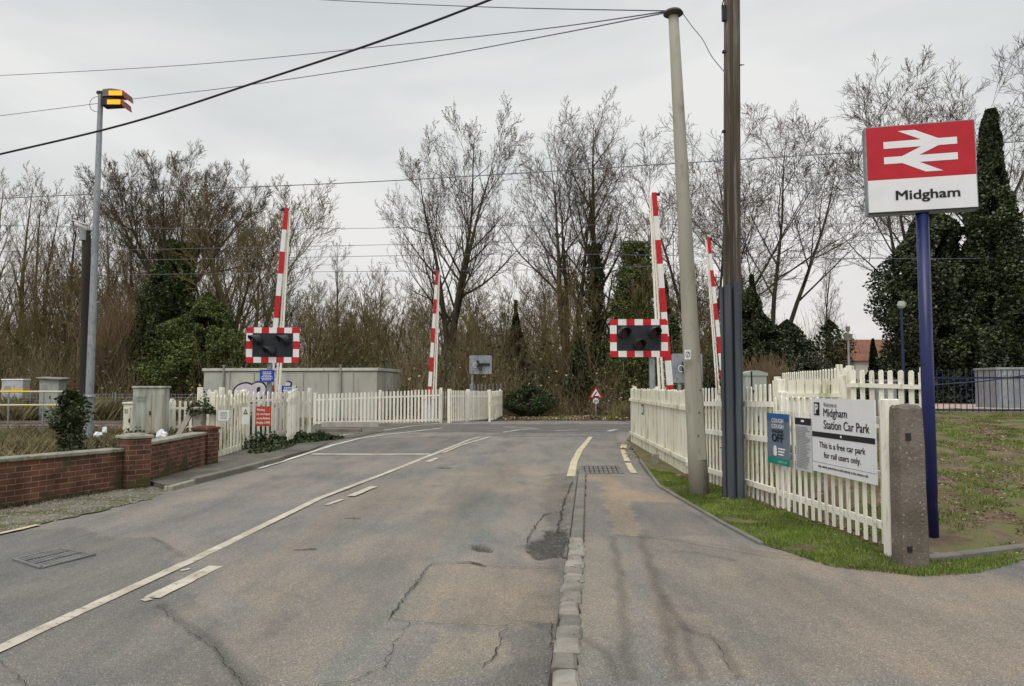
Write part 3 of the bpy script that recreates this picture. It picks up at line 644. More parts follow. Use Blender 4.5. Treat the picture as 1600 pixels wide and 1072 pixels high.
mb = MB(); mb.box((-.05, -.1095, 1.14), (.042, .012, .06)); mb.build('iron_socket', M['black'], t); mb = MB(); mb.box((-.07, -.1145, .21), (.038, .012, .045)); mb.build('iron_socket', M['black'], t)
# inner fences on the bank
f1a, f1b = V(1318, 577, 13.0), V(1440, 577, 11.8)
fence('platform_picket_fence', 'round-topped cream picket fence on the bank behind the blue sign pole', f1a, f1b, 1.38, 1.30, .172, .085, M['cream'], z0=.5, z1=.52, posts=(.03, .98), rails=(.3, .80), railside=-1.9, seed=5, lift=.03)
fence('gate', 'half-open cream picket gate standing behind the boarded gate on the bank', V(1326, 575, 13.2), V(1222, 584, 19), 1.35, 1.25, .22, .085, M['cream'], z0=.56, z1=.68, posts=(.03,), rails=(.3, .8), seed=6, cat='gate', lift=.03)
fence('boarded_gate', 'low cream boarded gate with a black catch above the notice board', V(1212, 592, 12.6), V(1314, 590, 12.0), 1.20, 1.22, .135, .120, M['cream_dirty'], z0=.48, z1=.48, posts=(0, 1), rails=(.35, .78), railside=-1.9, seed=7, cat='gate', lift=.02, point=False)
# blue metal railing
B0, B1 = V(1446, 600, 20.3), V(1680, 600, 19.6)
t = thing('platform_railing', 'dark blue metal railing with ball-topped bars along the platform', 'railing', (B0.x, B0.y, .8), math.atan2(B1.y-B0.y, B1.x-B0.x)); L = (B1-B0).length
for i in range(int(L/.145)+1):
    b = MB(); b.tube([(i*.145, 0, .05), (i*.145, 0, 1.17)], .010, 6)
    if i == 0: bars = MB()
    bars.tube([(i*.145, 0, .05), (i*.145, 0, 1.2)], .011, 6); bars.box((i*.145, 0, 1.22), (.035, .035, .035), bev=.01)
bars.build('bar_panel', M['bluefence'], t)
for z in (.15, 1.02): b = MB(); b.box((L/2, .018, z), (L, .02, .045)); b.build('rail', M['bluefence'], t)
for x in (2.62,): b = MB(); b.box((x, 0, .62), (.11, .11, 1.25), bev=.01); b.build('post', M['bluefence'], t)
b = MB(); b.tube([V(1455, 602, 20.2)-Vector((B0.x, B0.y, .8)), V(1530, 596, 20)-Vector((B0.x, B0.y, .8)), V(1600, 586, 19.8)-Vector((B0.x, B0.y, .8))], .018, 8); b.build('sloping_handrail', M['bluefence'], t)
# platform
mb = MB(); mb.box((17.5, 25.3, .86), (17, 7.0, .16)); tag(mb.build('platform', M['platform']), kind='structure')
mb = MB(); mb.box((17.5, 22.2, .948), (17, .12, .008)); tag(mb.build('platform_edge_line', M['paintfar']), kind='structure')

# left fences
def fpx(name, label, p0, p1, top0, top1, **k):
    a, b = G(*p0), G(*p1); return fence(name, label, a, b, ZY(top0, a.y), ZY(top1, b.y), **k)
fpx('wicket_gate', 'cream wicket gate with a boarded top beside the brick pillar', (339, 721), (386, 704), 617, 614, pitch=.30, pw=.15, m=M['cream_dirty'], posts=(.02, .98), rails=(.10, .80), seed=11, cat='gate', postw=.12, railw=.12)
fpx('picket_fence', 'cream picket fence section bearing the red notice', (388, 704), (452, 689), 612, 612, pitch=.36, pw=.15, m=M['cream'], posts=(.0, .99), rails=(.2, .84), seed=12)
fpx('crossing_gate', 'narrow cream picket gate with a tall latch post near the left barrier', (450, 697), (464, 690), 612, 606, pitch=.2, pw=.10, m=M['cream'], posts=(1.,), rails=(.2, .84), seed=13, cat='gate')
fpx('picket_fence', 'dirty pickets hung on a dark rail beside the latch post', (466, 682), (487, 680), 612, 612, pitch=.24, pw=.10, m=M['cream_dirty'], posts=(1.0,), rails=(.75,), seed=14, ph=.12, postm=M['cream'])
fence('picket_fence', 'back row of tall cream pickets behind the wicket gate', V(316, 612, 17.6), V(384, 612, 18.6), 1.5, 1.5, .19, .09, M['cream'], posts=(.02, .5), rails=(.3, .86), seed=15)
fpx('long_picket_fence', 'long cream picket fence in front of the long grey metal building', (492, 665), (690, 661), 616, 608, pitch=.158, pw=.085, m=M['cream'], posts=(.0, .5, 1.0), rails=(.1, .82), seed=16)
fence('picket_fence', 'short run of dark unpainted pickets between two cream fences', G(692, 660), G(704, 659.5), 1.4, 1.4, .16, .08, M['greywood'], posts=(), rails=(.8,), seed=17)
fpx('return_fence', 'dense cream picket fence running back from the far left corner of the crossing', (706, 661), (768, 657), 610, 611, pitch=.125, pw=.07, m=M['cream'], posts=(.0, .45, 1.0), rails=(.1, .82), seed=18, postw=.14)
fpx('end_gate', 'narrow cream end gate beside the holly bush', (769, 659), (785, 655), 611, 610, pitch=.2, pw=.1, m=M['cream_dirty'], posts=(0, 1,), rails=(.1, .55, .82), seed=19, cat='gate')
fence('far_palisade', 'grey metal palisade tips rising behind the dense picket fence', V(735, 606, 39), V(786, 604, 39), 1.75, 1.8, .2, .08, M['galv'], posts=(), rails=(.5,), seed=20)
fence('picket_fence', 'low cream picket fence right of the rusty grey cabinet', V(264, 640, 23), V(304, 640, 22.6), 1.15, 1.15, .22, .085, M['cream'], posts=(.0,), rails=(.3, .80), seed=21)
# timber trough / crossing deck edge boards at gate foot
mb = MB(); a, b = G(500, 668), G(590, 668); mb.box((a+b)/2+Vector((0, .3, .10)), ((b-a).length, .12, .20)); tag(mb.build('deck_edge_board', M['greywood']), 'grey timber edge board of the crossing deck under the long fence', 'timber')
mb = MB(); a, b = G(497, 677), G(560, 674); mb.box((a+b)/2+Vector((0, 0, .06)), ((b-a).length, .2, .12)); tag(mb.build('deck_edge_board', M['steel']), 'rusty dark rail end lying at the crossing edge below the long fence', 'rail')

# ------------------------------------------------------------------ brick wall
def wall(name, label, P0, P1, h0, h1, th=.23, cop=.055, over=.03):
    d = P1-P0; L = d.length; t = thing(name, label, 'wall', P0, math.atan2(d.y, d.x))
    mb = MB(); n0 = 0
    for z0_, z1_, y0_, y1_, mi in ((-.1, None, 0, th, 0),):
        for x, h in ((0, h0), (L, h1)):
            for y_, z_ in ((0, -.1), (th, -.1), (th, h), (0, h)): mb.v.append((x, y_, z_))
        for q in ((0, 1, 2, 3), (7, 6, 5, 4), (0, 4, 5, 1), (1, 5, 6, 2), (2, 6, 7, 3), (3, 7, 4, 0)): mb.face(q)
    mb.build('brickwork', M['brick'], t)
    c = MB(); n = max(1, int(L/.62)); ang = math.atan2(h1-h0, L)
    for i in range(n):
        x = L*(i+.5)/n; c.box((x, th/2, h0+(h1-h0)*x/L+cop/2+.001), (L/n-.006, th+2*over, cop), ry=-ang, bev=.01)
    c.build('coping', M['coping'], t); return t
W1, W2 = Vector((-5.78, 11.45, 0)), Vector((-5.93, 14.3, 0))
D0 = Vector((-7.15, 7.7, 0))
wall('brick_wall', 'low red-brown brick wall with a concrete coping at the left edge', D0, Vector((-5.93, 11.36, 0)), .61, .575)
wall('brick_wall', 'short brick wall section between the two brick pillars', Vector((-5.72, 11.70, 0)), Vector((-5.86, 14.24, 0)), .645, .65)
def pillar(P, h, s, rz, label, capm, sz=1.0):
    t = thing('brick_pillar', label, 'pillar', P, rz); mb = MB(); mb.box((0, 0, h/2-.05), (s, s, h+.1)); mb.build('brickwork', M['brick'], t)
    c = MB(); c.box((0, 0, h+.025), (s+.06, s+.06, .05), bev=.01); c.box((0, 0, h+.063), (s*.9, s*.9, .025), bev=.01, taper=.7); c.build('cap', capm, t)
pillar((-5.86, 11.55, 0), .77, .36, R(50), 'worn brick pillar with a mossy cap in the middle of the wall', M['coping'])
pillar((-5.94, 14.42, 0), .74, .34, R(80), 'dark brick pillar at the end of the wall beside the cream gate', M['brick'])

# ------------------------------------------------------------------ rails
for k, y in enumerate((26.2, 27.63, 29.9, 31.33)):
    t = MB(); t.box((-34, y, .145), (51, .07, .03)); t.box((-34, y, .085), (51, .02, .1)); t.box((-34, y, .045), (51, .13, .025))
    tag(t.build('railway_rail', M['steel']), ('rusty near rail of the near railway track', 'rusty far rail of the near railway track', 'rusty near rail of the far railway track', 'rusty far rail of the far railway track')[k], 'rail', 'rails of the two railway tracks')
# sleepers
sl = MB()
for i in range(64): sl.box((-9-i*.7, 26.9, .03), (.25, 2.5, .06)); sl.box((-9-i*.7, 30.6, .03), (.25, 2.5, .06))
tag(sl.build('railway_sleepers', M['greywood']), kind='structure')

# ------------------------------------------------------------------ crossing lights
def wigwag(name, label, px, pxl, pxr, pyt, pyb, Y, rz, hoods=-.15, plate=False, plx=0.0, front=True):
    a, b = V(pxl, pyt, Y), V(pxr, pyb, Y); W, H = b.x-a.x, a.z-b.z; zc = (a.z+b.z)/2; px_ = V(px, pyb, Y).x
    t = thing(name, label, 'crossing light', (px_, Y, 0), rz); ox = (a.x+b.x)/2-px_
    fn = lambda x, y, d: (ox+x, -.06+d, zc+y)
    def rr(w_, h_, r, n=5):
        o = []
        for cx, cy, a0 in ((w_/2-r, h_/2-r, 0), (-w_/2+r, h_/2-r, 90), (-w_/2+r, -h_/2+r, 180), (w_/2-r, -h_/2+r, 270)):
            for i in range(n+1): t_ = R(a0+90*i/n); o.append((cx+r*math.cos(t_), cy+r*math.sin(t_)))
        return o
    sgn = 1 if front else -1
    m = MB(); m.poly(rr(W*.97, H*.97, .06), fn, .03); m.build('backboard', M['black'] if front else M['galv'], t)
    bw = W/8.6; bh = H/6.2; bd = MB(); cw = W/7
    if front:
        fb = lambda x, y, d: (ox+x, -.068+d, zc+y)
        for i in range(7):
            x0, x1 = -W/2+i*cw, -W/2+(i+1)*cw
            for s in (1, -1):
                y0, y1 = s*H/2, s*(H/2-bh); r_ = .05
                if i == 0: q = [(x0+r_, y0), (x1, y0), (x1, y1), (x0, y1), (x0, y0-s*r_)]
                elif i == 6: q = [(x0, y0), (x1-r_, y0), (x1, y0-s*r_), (x1, y1), (x0, y1)]
                else: q = [(x0, y0), (x1, y0), (x1, y1), (x0, y1)]
                bd.poly(q, fb, .006, i % 2)
        hh = (H-2*bh)/3
        for j in range(3):
            y0 = H/2-bh-j*hh
            for s in (1, -1): bd.poly([(s*W/2, y0), (s*(W/2-bw), y0), (s*(W/2-bw), y0-hh), (s*W/2, y0-hh)], fb, .006, 1-j % 2)
        bd.build('chequered_border', [M['red'], M['whiterefl']], t)
        for (lx, lz, rr_) in ((-.27*W, .15*H, .145), (.25*W, .15*H, .145), (-.01*W, -.16*H, .14)):
            h = MB(); NS = 20; ax = Vector((math.sin(hoods), -math.cos(hoods), -.12)).normalized(); u = ax.cross(Vector((0, 0, 1))).normalized(); v = u.cross(ax)
            c = Vector((ox+lx, -.07, zc+lz))
            for i in range(NS):
                a0, a1 = 2*math.pi*i/NS, 2*math.pi*(i+1)/NS
                L0 = .17+.13*math.sin(a0); L1 = .17+.13*math.sin(a1)
                p = lambda a_, k: u*math.cos(a_)*rr_*k + v*math.sin(a_)*rr_*k
                h.quad(c+p(a0, 1), c+p(a1, 1), c+p(a1, 1)+ax*L1, c+p(a0, 1)+ax*L0); h.quad(c+p(a0, .93), c+p(a0, .93)+ax*L0, c+p(a1, .93)+ax*L1, c+p(a1, .93))
                h.quad(c+p(a0, 1)+ax*L0, c+p(a1, 1)+ax*L1, c+p(a1, .93)+ax*L1, c+p(a0, .93)+ax*L0)
            ho = h.build('hood', M['hood'], t); l = MB(); l.tube([c+ax*.01, c+ax*.03], rr_*.92, 20); l.build('lens', M['lens'], ho)
    else:
        h = MB(); h.box((ox-.12*W, -.13, zc+.05*H), (.10, .14, .34*H)); h.box((ox+.12*W, -.10, zc+.02), (.55*W, .09, .11)); h.box((ox+.0*W, -.15, zc-.12*H), (.12, .2, .34*H)); h.build('mounting_bracket', M['black'], t)
        w_ = MB(); w_.tube([(ox-.22*W+.1*math.cos(a_*.4), -.22, zc-.02+.12*math.sin(a_*.4)) for a_ in range(14)], .012, 5); w_.build('cable_loop', M['whiterefl'], t)
    p = MB(); p.tube([(0, .045, -.05), (0, .045, a.z-.1)], .075, 16); p.build('pole', M['galv'], t)
    p = MB()
    for z_ in (zc-.25, zc+.25): p.box((0, .0, z_), (.2, .06, .05))
    p.build('bracket', M['galv'], t)
    return t, ox, zc
t, ox, zc = wigwag('crossing_light', 'red and white bordered crossing light board left of the road, above the blue notice', 421, 387, 467, 512, 567, 20.5, R(4), -.75)
a, b = V(407, 578, 20.4), V(429, 597, 20.4); cx, cz = (a.x+b.x)/2, (a.z+b.z)/2; nb = thing('blue_notice', 'small blue notice with white print fixed below the left crossing light', 'sign', (cx, 20.36, cz)); W, H = b.x-a.x, a.z-b.z
m = MB(); m.box((0, 0, 0), (W, .012, H)); m.build('plate', M['noticeblue'], nb)
def printlines(parent, name, W, H, rows, m, y=-.009, seed=1, x0=-.4, x1=.4, top=.38, bot=-.38, hfrac=.5, ragged=.3, centre=True):
    rnd = random.Random(seed); mb = MB(); rh = (top-bot)/rows
    for i in range(rows):
        z = top-rh*(i+.5); l = (x1-x0)*rnd.uniform(1-ragged, 1); a_ = (x0+x1)/2-l/2 if centre else x0; x = a_
        while x < a_+l-.02:
            ww = min(rnd.uniform(.03, .12), a_+l-x); mb.box(((x+ww/2)*W, y, z*H), (ww*W*.85, .003, rh*hfrac*H)); x += ww+.02
    return mb.build(name, m, parent)
printlines(nb, 'lettering', W, H, 6, M['whiteink'], seed=3)
wigwag('crossing_light', 'red and white bordered crossing light board right of the road', 1019, 953, 1043, 499, 558, 18.2, R(-3), .25)
wigwag('crossing_light', 'grey back of a crossing light on a pole beyond the far left gate', 738, 733, 769, 555, 585, 37.5, 0, 0, front=False)
wigwag('crossing_light', 'grey back of a crossing light half hidden by the concrete column', 1062, 1048, 1098, 552, 599, 27, 0, 0, front=False)

# ------------------------------------------------------------------ barriers
def barrier(label, ptop, pbot, Y, w_, side, nb=9, gap=.22):
    T, B = V(*ptop, Y), V(*pbot, Y); B = B + (B-T).normalized()*((B.z-.95)/abs((B-T).normalized().z) if B.z > .95 else 0)
    d = T-B; L = d.length; dn = d.normalized(); t = thing('barrier', label, 'barrier', (B.x, Y, 0), 0, None); b0 = Vector((0, 0, B.z))
    mb = MB(); n = max(9, int(round(L/.66))); perp = Vector((dn.z, 0, -dn.x))
    for i in range(n):
        k0, k1 = i/n, (i+1)/n; r0 = w_*(1-.25*k0); r1 = w_*(1-.25*k1); a, b = b0+dn*L*k0, b0+dn*L*k1
        n0 = len(mb.v)
        for p, r in ((a, r0), (b, r1)):
            for x, y in ((-1, -.25), (1, -.25), (1, .25), (-1, .25)): mb.v.append(tuple(p+perp*x*r/2+Vector((0, y*r, 0))))
        for q in ((0, 1, 5, 4), (1, 2, 6, 5), (2, 3, 7, 6), (3, 0, 4, 7)): mb.face(tuple(n0+j for j in q), (n-1-i) % 2)
        if i == 0: mb.face((n0+3, n0+2, n0+1, n0), 0)
        if i == n-1: mb.face((n0+4, n0+5, n0+6, n0+7), 0)
    mb.build('boom', [M['red'], M['whiterefl']], t)
    s = MB()  # folded skirt bars beside the boom
    for k, (o0, o1) in enumerate(((.86, .62), (1.5, 1.0))):
        a = b0+perp*side*w_*(o0+.2)+Vector((0, .10, 0)); b = b0+dn*L*.985+perp*side*w_*(o1-.2)*.75+Vector((0, .08, 0)); s.tube([a, b], [.032*w_/.14, .024*w_/.14], 6)
    for i in range(26):
        k = (i+.5)/26; a = b0+dn*L*k+perp*side*w_*.55*(1-.2*k)+Vector((0, .07, 0)); s.tube([a, a+dn*.18+perp*side*w_*.7*(1-.35*k)+Vector((0, .02, 0))], .007, 4)
    s.build('skirt', M['cream'], t)
    l = MB(); tp = b0+dn*L*.99
    l.tube([tp+perp*(-side)*w_*.3, tp+perp*(-side)*(w_*.8)+Vector((0, -.05, 0))], [.03, .055], 10); l.build('tip_lamp', M['black'], t)
    for kk in (.42, .58):
        l = MB(); q = b0+dn*L*kk+perp*(-side)*w_*.7; l.tube([q, q+Vector((-side*.02, -.05, 0))], [.035, .045], 8); l.build('boom_lamp', M['black'], t)
    m = MB(); m.box((0, .25, .5), (.55, .5, 1.0), bev=.03); m.box((0, .25, 1.06), (.6, .55, .12), bev=.02); m.build('machine_box', M['cabgrey'], t)
    c = MB(); c.box((0, .0, B.z), (.14, .22, .28), bev=.02); c.build('pivot', M['galv'], t)
    return t
barrier('raised striped barrier behind the left crossing light', (447.5, 325), (426, 560), 22.5, .165, 1)
barrier('raised striped barrier behind the right crossing light', (1022, 301), (1047, 606), 20.5, .175, -1)
barrier('far raised striped barrier at the end of the long cream fence', (683, 423), (671.5, 606), 34, .17, 1)
barrier('far raised striped barrier seen between the column and the wooden pole', (1107, 371), (1126, 560), 28, .15, -1)

# ------------------------------------------------------------------ left: relay building, cabinets, lamp
YB = 36.0
a, b = V(319, 577, YB), V(589, 574, 35.0); H = ZY(576, YB); c = V(617, 578, 39.5)
t = thing('relay_building', 'long low grey metal building with graffiti behind the cream fences', 'building', (a.x, a.y, 0), math.atan2(b.y-a.y, b.x-a.x)); L = (b-a).length; D = 4.2
mb = MB(); mb.box((L/2, D/2, H/2-.08), (L, D, H-.16)); mb.build('wall', M['relay'], t)
mb = MB(); mb.box((L/2, D/2, H-.06), (L+.14, D+.14, .14), bev=.01); mb.build('roof', M['relayroof'], t)
for k in range(1, 7):
    mb = MB(); mb.box((L*k/7+.1, -.012, H/2-.1), (.035, .02, H-.25)); mb.build('panel_joint', M['relaydark'], t)
for x in (1.05, 6.9):
    mb = MB(); mb.tube([(x, -.09, 0), (x, -.09, H+.12)], .05, 8); mb.box((x, -.09, H+.14), (.12, .12, .05)); mb.build('downpipe', M['relaydark'], t)
mb = MB(); mb.box((L+.012, D*.5, 1.35), (.02, 1.2, 1.9)); dd = mb.build('door', M['relayroof'], t); mb = MB(); mb.box((L+.03, D*.5-.2, 1.35), (.03, .08, .3)); mb.build('handle', M['black'], dd)
def gpx(px, py):  # photo pixel -> wall plane coords
    r = ray(px, py); rz = t.rotation_euler.z; nx_, ny_ = -math.sin(rz), math.cos(rz); k = ((a.x*nx_+a.y*ny_))/(r.x*nx_+r.y*ny_); P = Vector((r.x*k, r.y*k, CAMZ+r.z*k))
    d = P-Vector((a.x, a.y, 0)); return (d.x*math.cos(rz)+d.y*math.sin(rz), P.z)
def blob(pts, nsub=4):
    n = len(pts); o = []
    for i in range(n):
        p0, p1, p2, p3 = [Vector((*pts[(i+k) % n], 0)) for k in (-1, 0, 1, 2)]
        for j in range(nsub):
            s = j/nsub; q = .5*((2*p1)+(-p0+p2)*s+(2*p0-5*p1+4*p2-p3)*s*s+(-p0+3*p1-3*p2+p3)*s**3); o.append((q.x, q.y))
    return o
def scaled(pts, g):
    cx = sum(p[0] for p in pts)/len(pts); cy = sum(p[1] for p in pts)/len(pts); o = []
    for x, y in pts:
        l = math.hypot(x-cx, y-cy); k = (l+g)/l; o.append((cx+(x-cx)*k, cy+(y-cy)*k))
    return o
glyphs = [[(365, 614), (370, 604), (382, 599), (393, 601), (399, 610), (400, 628), (384, 628), (370, 628)], [(391, 604), (400, 598), (409, 598), (415, 604), (415, 614), (408, 621), (398, 621), (394, 612)],
          [(433, 606), (434, 600), (440, 600), (442, 610), (445, 604), (448, 597), (455, 599), (450, 610), (443, 620), (436, 618)], [(421, 602), (427, 601), (427, 618), (421, 618)]]
g1, g2 = MB(), MB()
for i, gl in enumerate(glyphs):
    P = [gpx(*p) for p in gl]; g1.poly(blob(scaled(P, .06)), lambda x, y, d: (x, -.006-.003*i, y)); g2.poly(blob(scaled(P, -.02)), lambda x, y, d: (x, -.022-.003*i, y), mi=1 if i == 3 else 0)
for hole in ([(381, 612), (387, 609), (386, 616), (381, 617)], [(402, 606), (407, 605), (406, 612), (402, 613)]):
    g1.poly(blob([gpx(*p) for p in hole]), lambda x, y, d: (x, -.034, y))
g1.build('graffiti_outline', M['black'], t); g2.build('graffiti_fill', [worn('lilac_white_spray', (.55, .50, .55), (.62, .57, .62), 3, bs=0), M['red']], t)
rz_ = t.rotation_euler.z
x0_, z1_ = gpx(441, 603); x1_, z0_ = gpx(464, 613); bn = MB(); bn.box(((x0_+x1_)/2, -.05, (z0_+z1_)/2), (x1_-x0_, .02, z1_-z0_)); P_ = Matrix.Translation(t.location) @ Matrix.Rotation(rz_, 4, 'Z') @ Vector(((x0_+x1_)/2, -.05, (z0_+z1_)/2))
bs_ = thing('wall_notice', 'blue notice fixed to the grey building right of the graffiti', 'sign', P_, rz_); bn = MB(); bn.box((0, 0, 0), (x1_-x0_, .02, z1_-z0_)); bn.build('plate', M['noticeblue'], bs_); printlines(bs_, 'lettering', x1_-x0_, z1_-z0_, 2, M['whiteink'], y=-.013, seed=5)

def cabinet(name, label, px0, px1, pyt, pyb, Y, D, m, rz=0, band=False, roof='flat', roofm=None, z0=None):
    A, B = V(px0, pyt, Y), V(px1, pyb, Y); W = B.x-A.x; zb = B.z if z0 is None else z0; H = A.z-zb
    t = thing(name, label, 'cabinet', ((A.x+B.x)/2, Y+D/2, zb), rz)
    mb = MB(); mb.box((0, 0, H/2-.04), (W, D, H-.08), bev=.012); mb.build('body', m, t)
    mb = MB()
    if roof == 'flat': mb.box((0, 0, H-.04), (W+.06, D+.06, .07), bev=.012)
    elif roof == 'lean':
        mb.box((.06, -.05, H-.02), (W+.28, D+.25, .035), ry=R(3), rx=R(4))
    else:
        mb.poly([(-W/2-.02, H-.10), (W/2+.02, H-.10), (W/2+.02, H-.05), (W*.12, H), (-W*.12, H), (-W/2-.02, H-.05)], lambda x, y, d: (x, -D/2-.02+d, y), D+.04)
    mb.build('roof', roofm or m, t)
    dr = MB(); dr.box((-W*.18, -D/2-.008, H*.45), (W*.58, .014, H*.80)); dr.box((W*.30, -D/2-.008, H*.45), (W*.34, .014, H*.80)); o = dr.build('door', m, t)
    hd = MB(); hd.box((W*.08, -D/2-.03, H*.5), (.03, .04, .12)); hd.build('handle', M['black'], o)
    hv = MB()
    for k in range(4): hv.box((-W*.22, -D/2-.020, H*(.80-.03*k)), (W*.3, .012, .012))
    hv.build('vent', M['relaydark'], t)
    if band: bd = MB(); bd.box((0, 0, H*.68), (W+.036, D+.036, H*.11)); bd.build('yellow_band', M['bandyellow'], t)
    pl = MB(); pl.box((0, 0, -.1), (W*.96, D*.94, .26)); pl.build('plinth', M['conc'], t)
    return t
cabinet('trackside_cabinet', 'pale grey trackside cabinet with a yellow band', 3, 34, 592, 650, 35, .5, M['cabgrey'], band=True, roofm=M['whiterefl'])
cabinet('trackside_cabinet', 'grey-green trackside cabinet with an overhanging mossy roof', 62, 90, 590, 652, 34, .5, M['cabgreen'], roof='lean', roofm=M['coping'])
cabinet('trackside_cabinet', 'stained rusty grey cabinet behind the brick wall', 208, 255, 603, 672, 22, .35, M['oldcab'], z0=0)
cabinet('timber_bin', 'low cream timber box against the rusty cabinet', 193, 210, 628, 672, 22.4, .5, M['cream_dirty'], z0=0)
cabinet('trackside_cabinet', 'pale green cabinet with a shallow peaked roof behind the picket fence', 1165, 1199, 579, 640, 14.5, .4, M['cabgreen'], roof='peak', z0=.0)
cabinet('platform_cabinet', 'large pale grey cabinet behind the blue railing', 1560, 1640, 574, 632, 22.5, 1.2, M['galv'], rz=R(-4), z0=.9)
cabinet('equipment_box', 'grey equipment box seen through the picket fence on the bank', 1370, 1402, 593, 632, 21.3, .5, M['galv'], z0=.8)

# handrail
t = thing('handrail', 'faded yellow and grey tube handrail beside the railway', 'railing', (V(0, 612, 25).x-2, 25, 0)); x1 = V(122, 612, 25).x-t.location.x; x2 = V(91, 633, 25).x-t.location.x
mb = MB(); mb.tube([(-3, 0, ZY(612, 25)), (x1, 0, ZY(612, 25))], .03, 8); mb.build('rail', M['railyellow'], t)
mb = MB(); mb.tube([(-3, 0, ZY(633, 25)), (x2, 0, ZY(633, 25))], .03, 8); mb.build('rail', M['railyellow'], t)
for px in (14, 68, -50): mb = MB(); x = V(px, 620, 25).x-t.location.x; mb.tube([(x, .0, 0), (x, 0, ZY(612, 25))], .028, 8); mb.build('post', M['galv'], t)
# mesh fence
t = thing('mesh_fence', 'green-grey wire mesh fence beyond the railway track', 'fence', (V(-20, 640, 34.2).x, 34.2, 0)); xr = V(312, 640, 34.2).x-t.location.x
mb = MB(); x = 0
while x < xr: mb.tube([(x, 0, .0), (x, 0, 1.25)], .008, 3, cap=False); x += .16
for k in range(9): mb.tube([(0, 0, .05+.15*k), (xr, 0, .05+.15*k)], .008, 3, cap=False)
mb.build('wire_mesh', M['galv'], t)
for k in range(6): mb = MB(); mb.tube([(xr*k/5, .03, 0), (xr*k/5, .03, 1.35)], .035, 6); mb.build('post', M['galv'], t)
# lamp post
Y = 20; base = V(137, 700, Y); top = V(157.5, 148, Y); t = thing('lamp_post', 'tall tapering grey lamp post with two lit amber floodlights', 'lamp post', (base.x, Y, 0))
tp = Vector((top.x-base.x, 0, top.z)); sec = tp*(ZY(620, Y)/top.z)
mb = MB(); mb.tube([(0, 0, -.1), sec], [.135, .12], 14); mb.tube([sec, sec+Vector((0, 0, .06))], [.16, .14], 14); mb.tube([sec+Vector((0, 0, .05)), tp*.6, tp], [.105, .085, .066], 14); mb.build('column', M['galv'], t)
for k, (dz, px0) in enumerate(((.0, 165), (-.25, 163))):
    fx = V(px0, 148, Y).x-base.x; z = top.z+dz
    h = MB(); prof = [(0, .13), (.25, .16), (.55, .10), (.62, .02), (.62, -.10), (0, -.14)]
    h.poly([(fx+p[0]*.92, z+p[1]*.72) for p in prof], lambda x, y, d: (x, -.16+d, y), .32); ho = h.build('floodlight', M['lampgrey'] if k == 0 else M['black'], t)
    g = MB(); g.box((fx+.36, -.165, z-.02), (.36, .02, .125)); g.build('glass', M['amber'], ho)
    v_ = MB(); n0 = 0; v_.poly([(fx+.56, z+.06), (fx+.66, z-.02), (fx+.70, z-.20), (fx+.64, z-.17), (fx+.57, z-.06)], lambda x, y, d: (x, -.2+d, y), .36); v_.build('visor', M['lampred'], ho)
br_ = MB(); br_.box((tp.x+.02, 0, tp.z+.05), (.24, .12, .1), bev=.02); br_.box((tp.x+.05, 0, tp.z-.15), (.12, .1, .3), bev=.02)
br_.build('lamp_bracket', M['black'], t)
cb = MB(); cb.tube([(tp.x-.05+.12*math.cos(a_*.5)-.1, -.05, tp.z-.1-.03*a_+.1*math.sin(a_*.5)) for a_ in range(12)], .008, 4); cb.build('loose_cable', M['black'], t)
# cctv pole
base = V(130.5, 700, 21.5); t = thing('camera_pole', 'dark timber pole with a white security camera beside the lamp post', 'pole', (base.x, 21.5, 0)); tpz = ZY(362, 21.5)
mb = MB(); mb.tube([(0, 0, -.1), (V(135.5, 362, 21.5).x-base.x, 0, tpz)], [.135, .115], 12); mb.build('pole_shaft', M['camwood'], t)
cx = V(134.5, 362, 21.5).x-base.x
mb = MB(); mb.tube([(cx-.02, -.1, tpz-.28), (cx-.02, -.1, tpz+.02)], .09, 10); mb.box((cx, 0, tpz+.04), (.3, .2, .04)); mb.box((cx+.28, 0, tpz-.08), (.3, .06, .05)); mb.build('bracket', M['galv'], t)
mb = MB(); mb.tube([(cx-.24, -.15, tpz+.20), (cx+.06, -.05, tpz+.11)], .075, 12); mb.box((cx-.09, -.1, tpz+.24), (.42, .2, .03), ry=R(17)); mb.build('security_camera', M['whiterefl'], t)
mb = MB(); mb.box((cx, 0, tpz+.085), (.05, .05, .09)); mb.build('camera_mount', M['black'], t)

# stub post + strut behind wall, litter
p = V(311, 660, 15.6); mb = MB(); mb.box((0, 0, .55), (.2, .2, 1.2), bev=.02); tag(mb.build('concrete_stub_post', M['conc'], loc=(p.x, 15.6, 0)), 'short weathered concrete post beside the cream gate', 'post')
a, b = V(278, 682, 15.3), V(302, 638, 15.6); mb = MB(); c_ = a; mb.tube([(0, 0, 0), b-a], .07, 4); tag(mb.build('timber_strut', M['conc'], loc=a), 'leaning lichened timber strut behind the short brick wall', 'timber')
def lump(name, label, c_, r, seed):
    mb = MB(); nu, nv = 14, 9
    for j in range(nv+1):
        for i in range(nu):
            a_, b_ = 2*math.pi*i/nu, math.pi*j/nv; q = Vector((math.cos(a_)*math.sin(b_), math.sin(a_)*math.sin(b_), math.cos(b_))); k = 1+.45*noise.noise(q*1.6+Vector((seed, 0, 0))); mb.v.append((q.x*r[0]*k, q.y*r[1]*k, q.z*r[2]*k+r[2]*.7))
    for j in range(nv):
        for i in range(nu): k = (i+1) % nu; mb.face((j*nu+i, j*nu+k, (j+1)*nu+k, (j+1)*nu+i))
    tag(mb.build(name, M['bag'], loc=c_), label, 'litter')
lump('plastic_bag', 'crumpled white plastic sack behind the short brick wall', V(252, 686, 14.2), (.10, .10, .10), 1)
lump('plastic_bag', 'small white plastic scrap caught in the brambles behind the wall', V(153, 682, 13), (.07, .06, .05), 2)
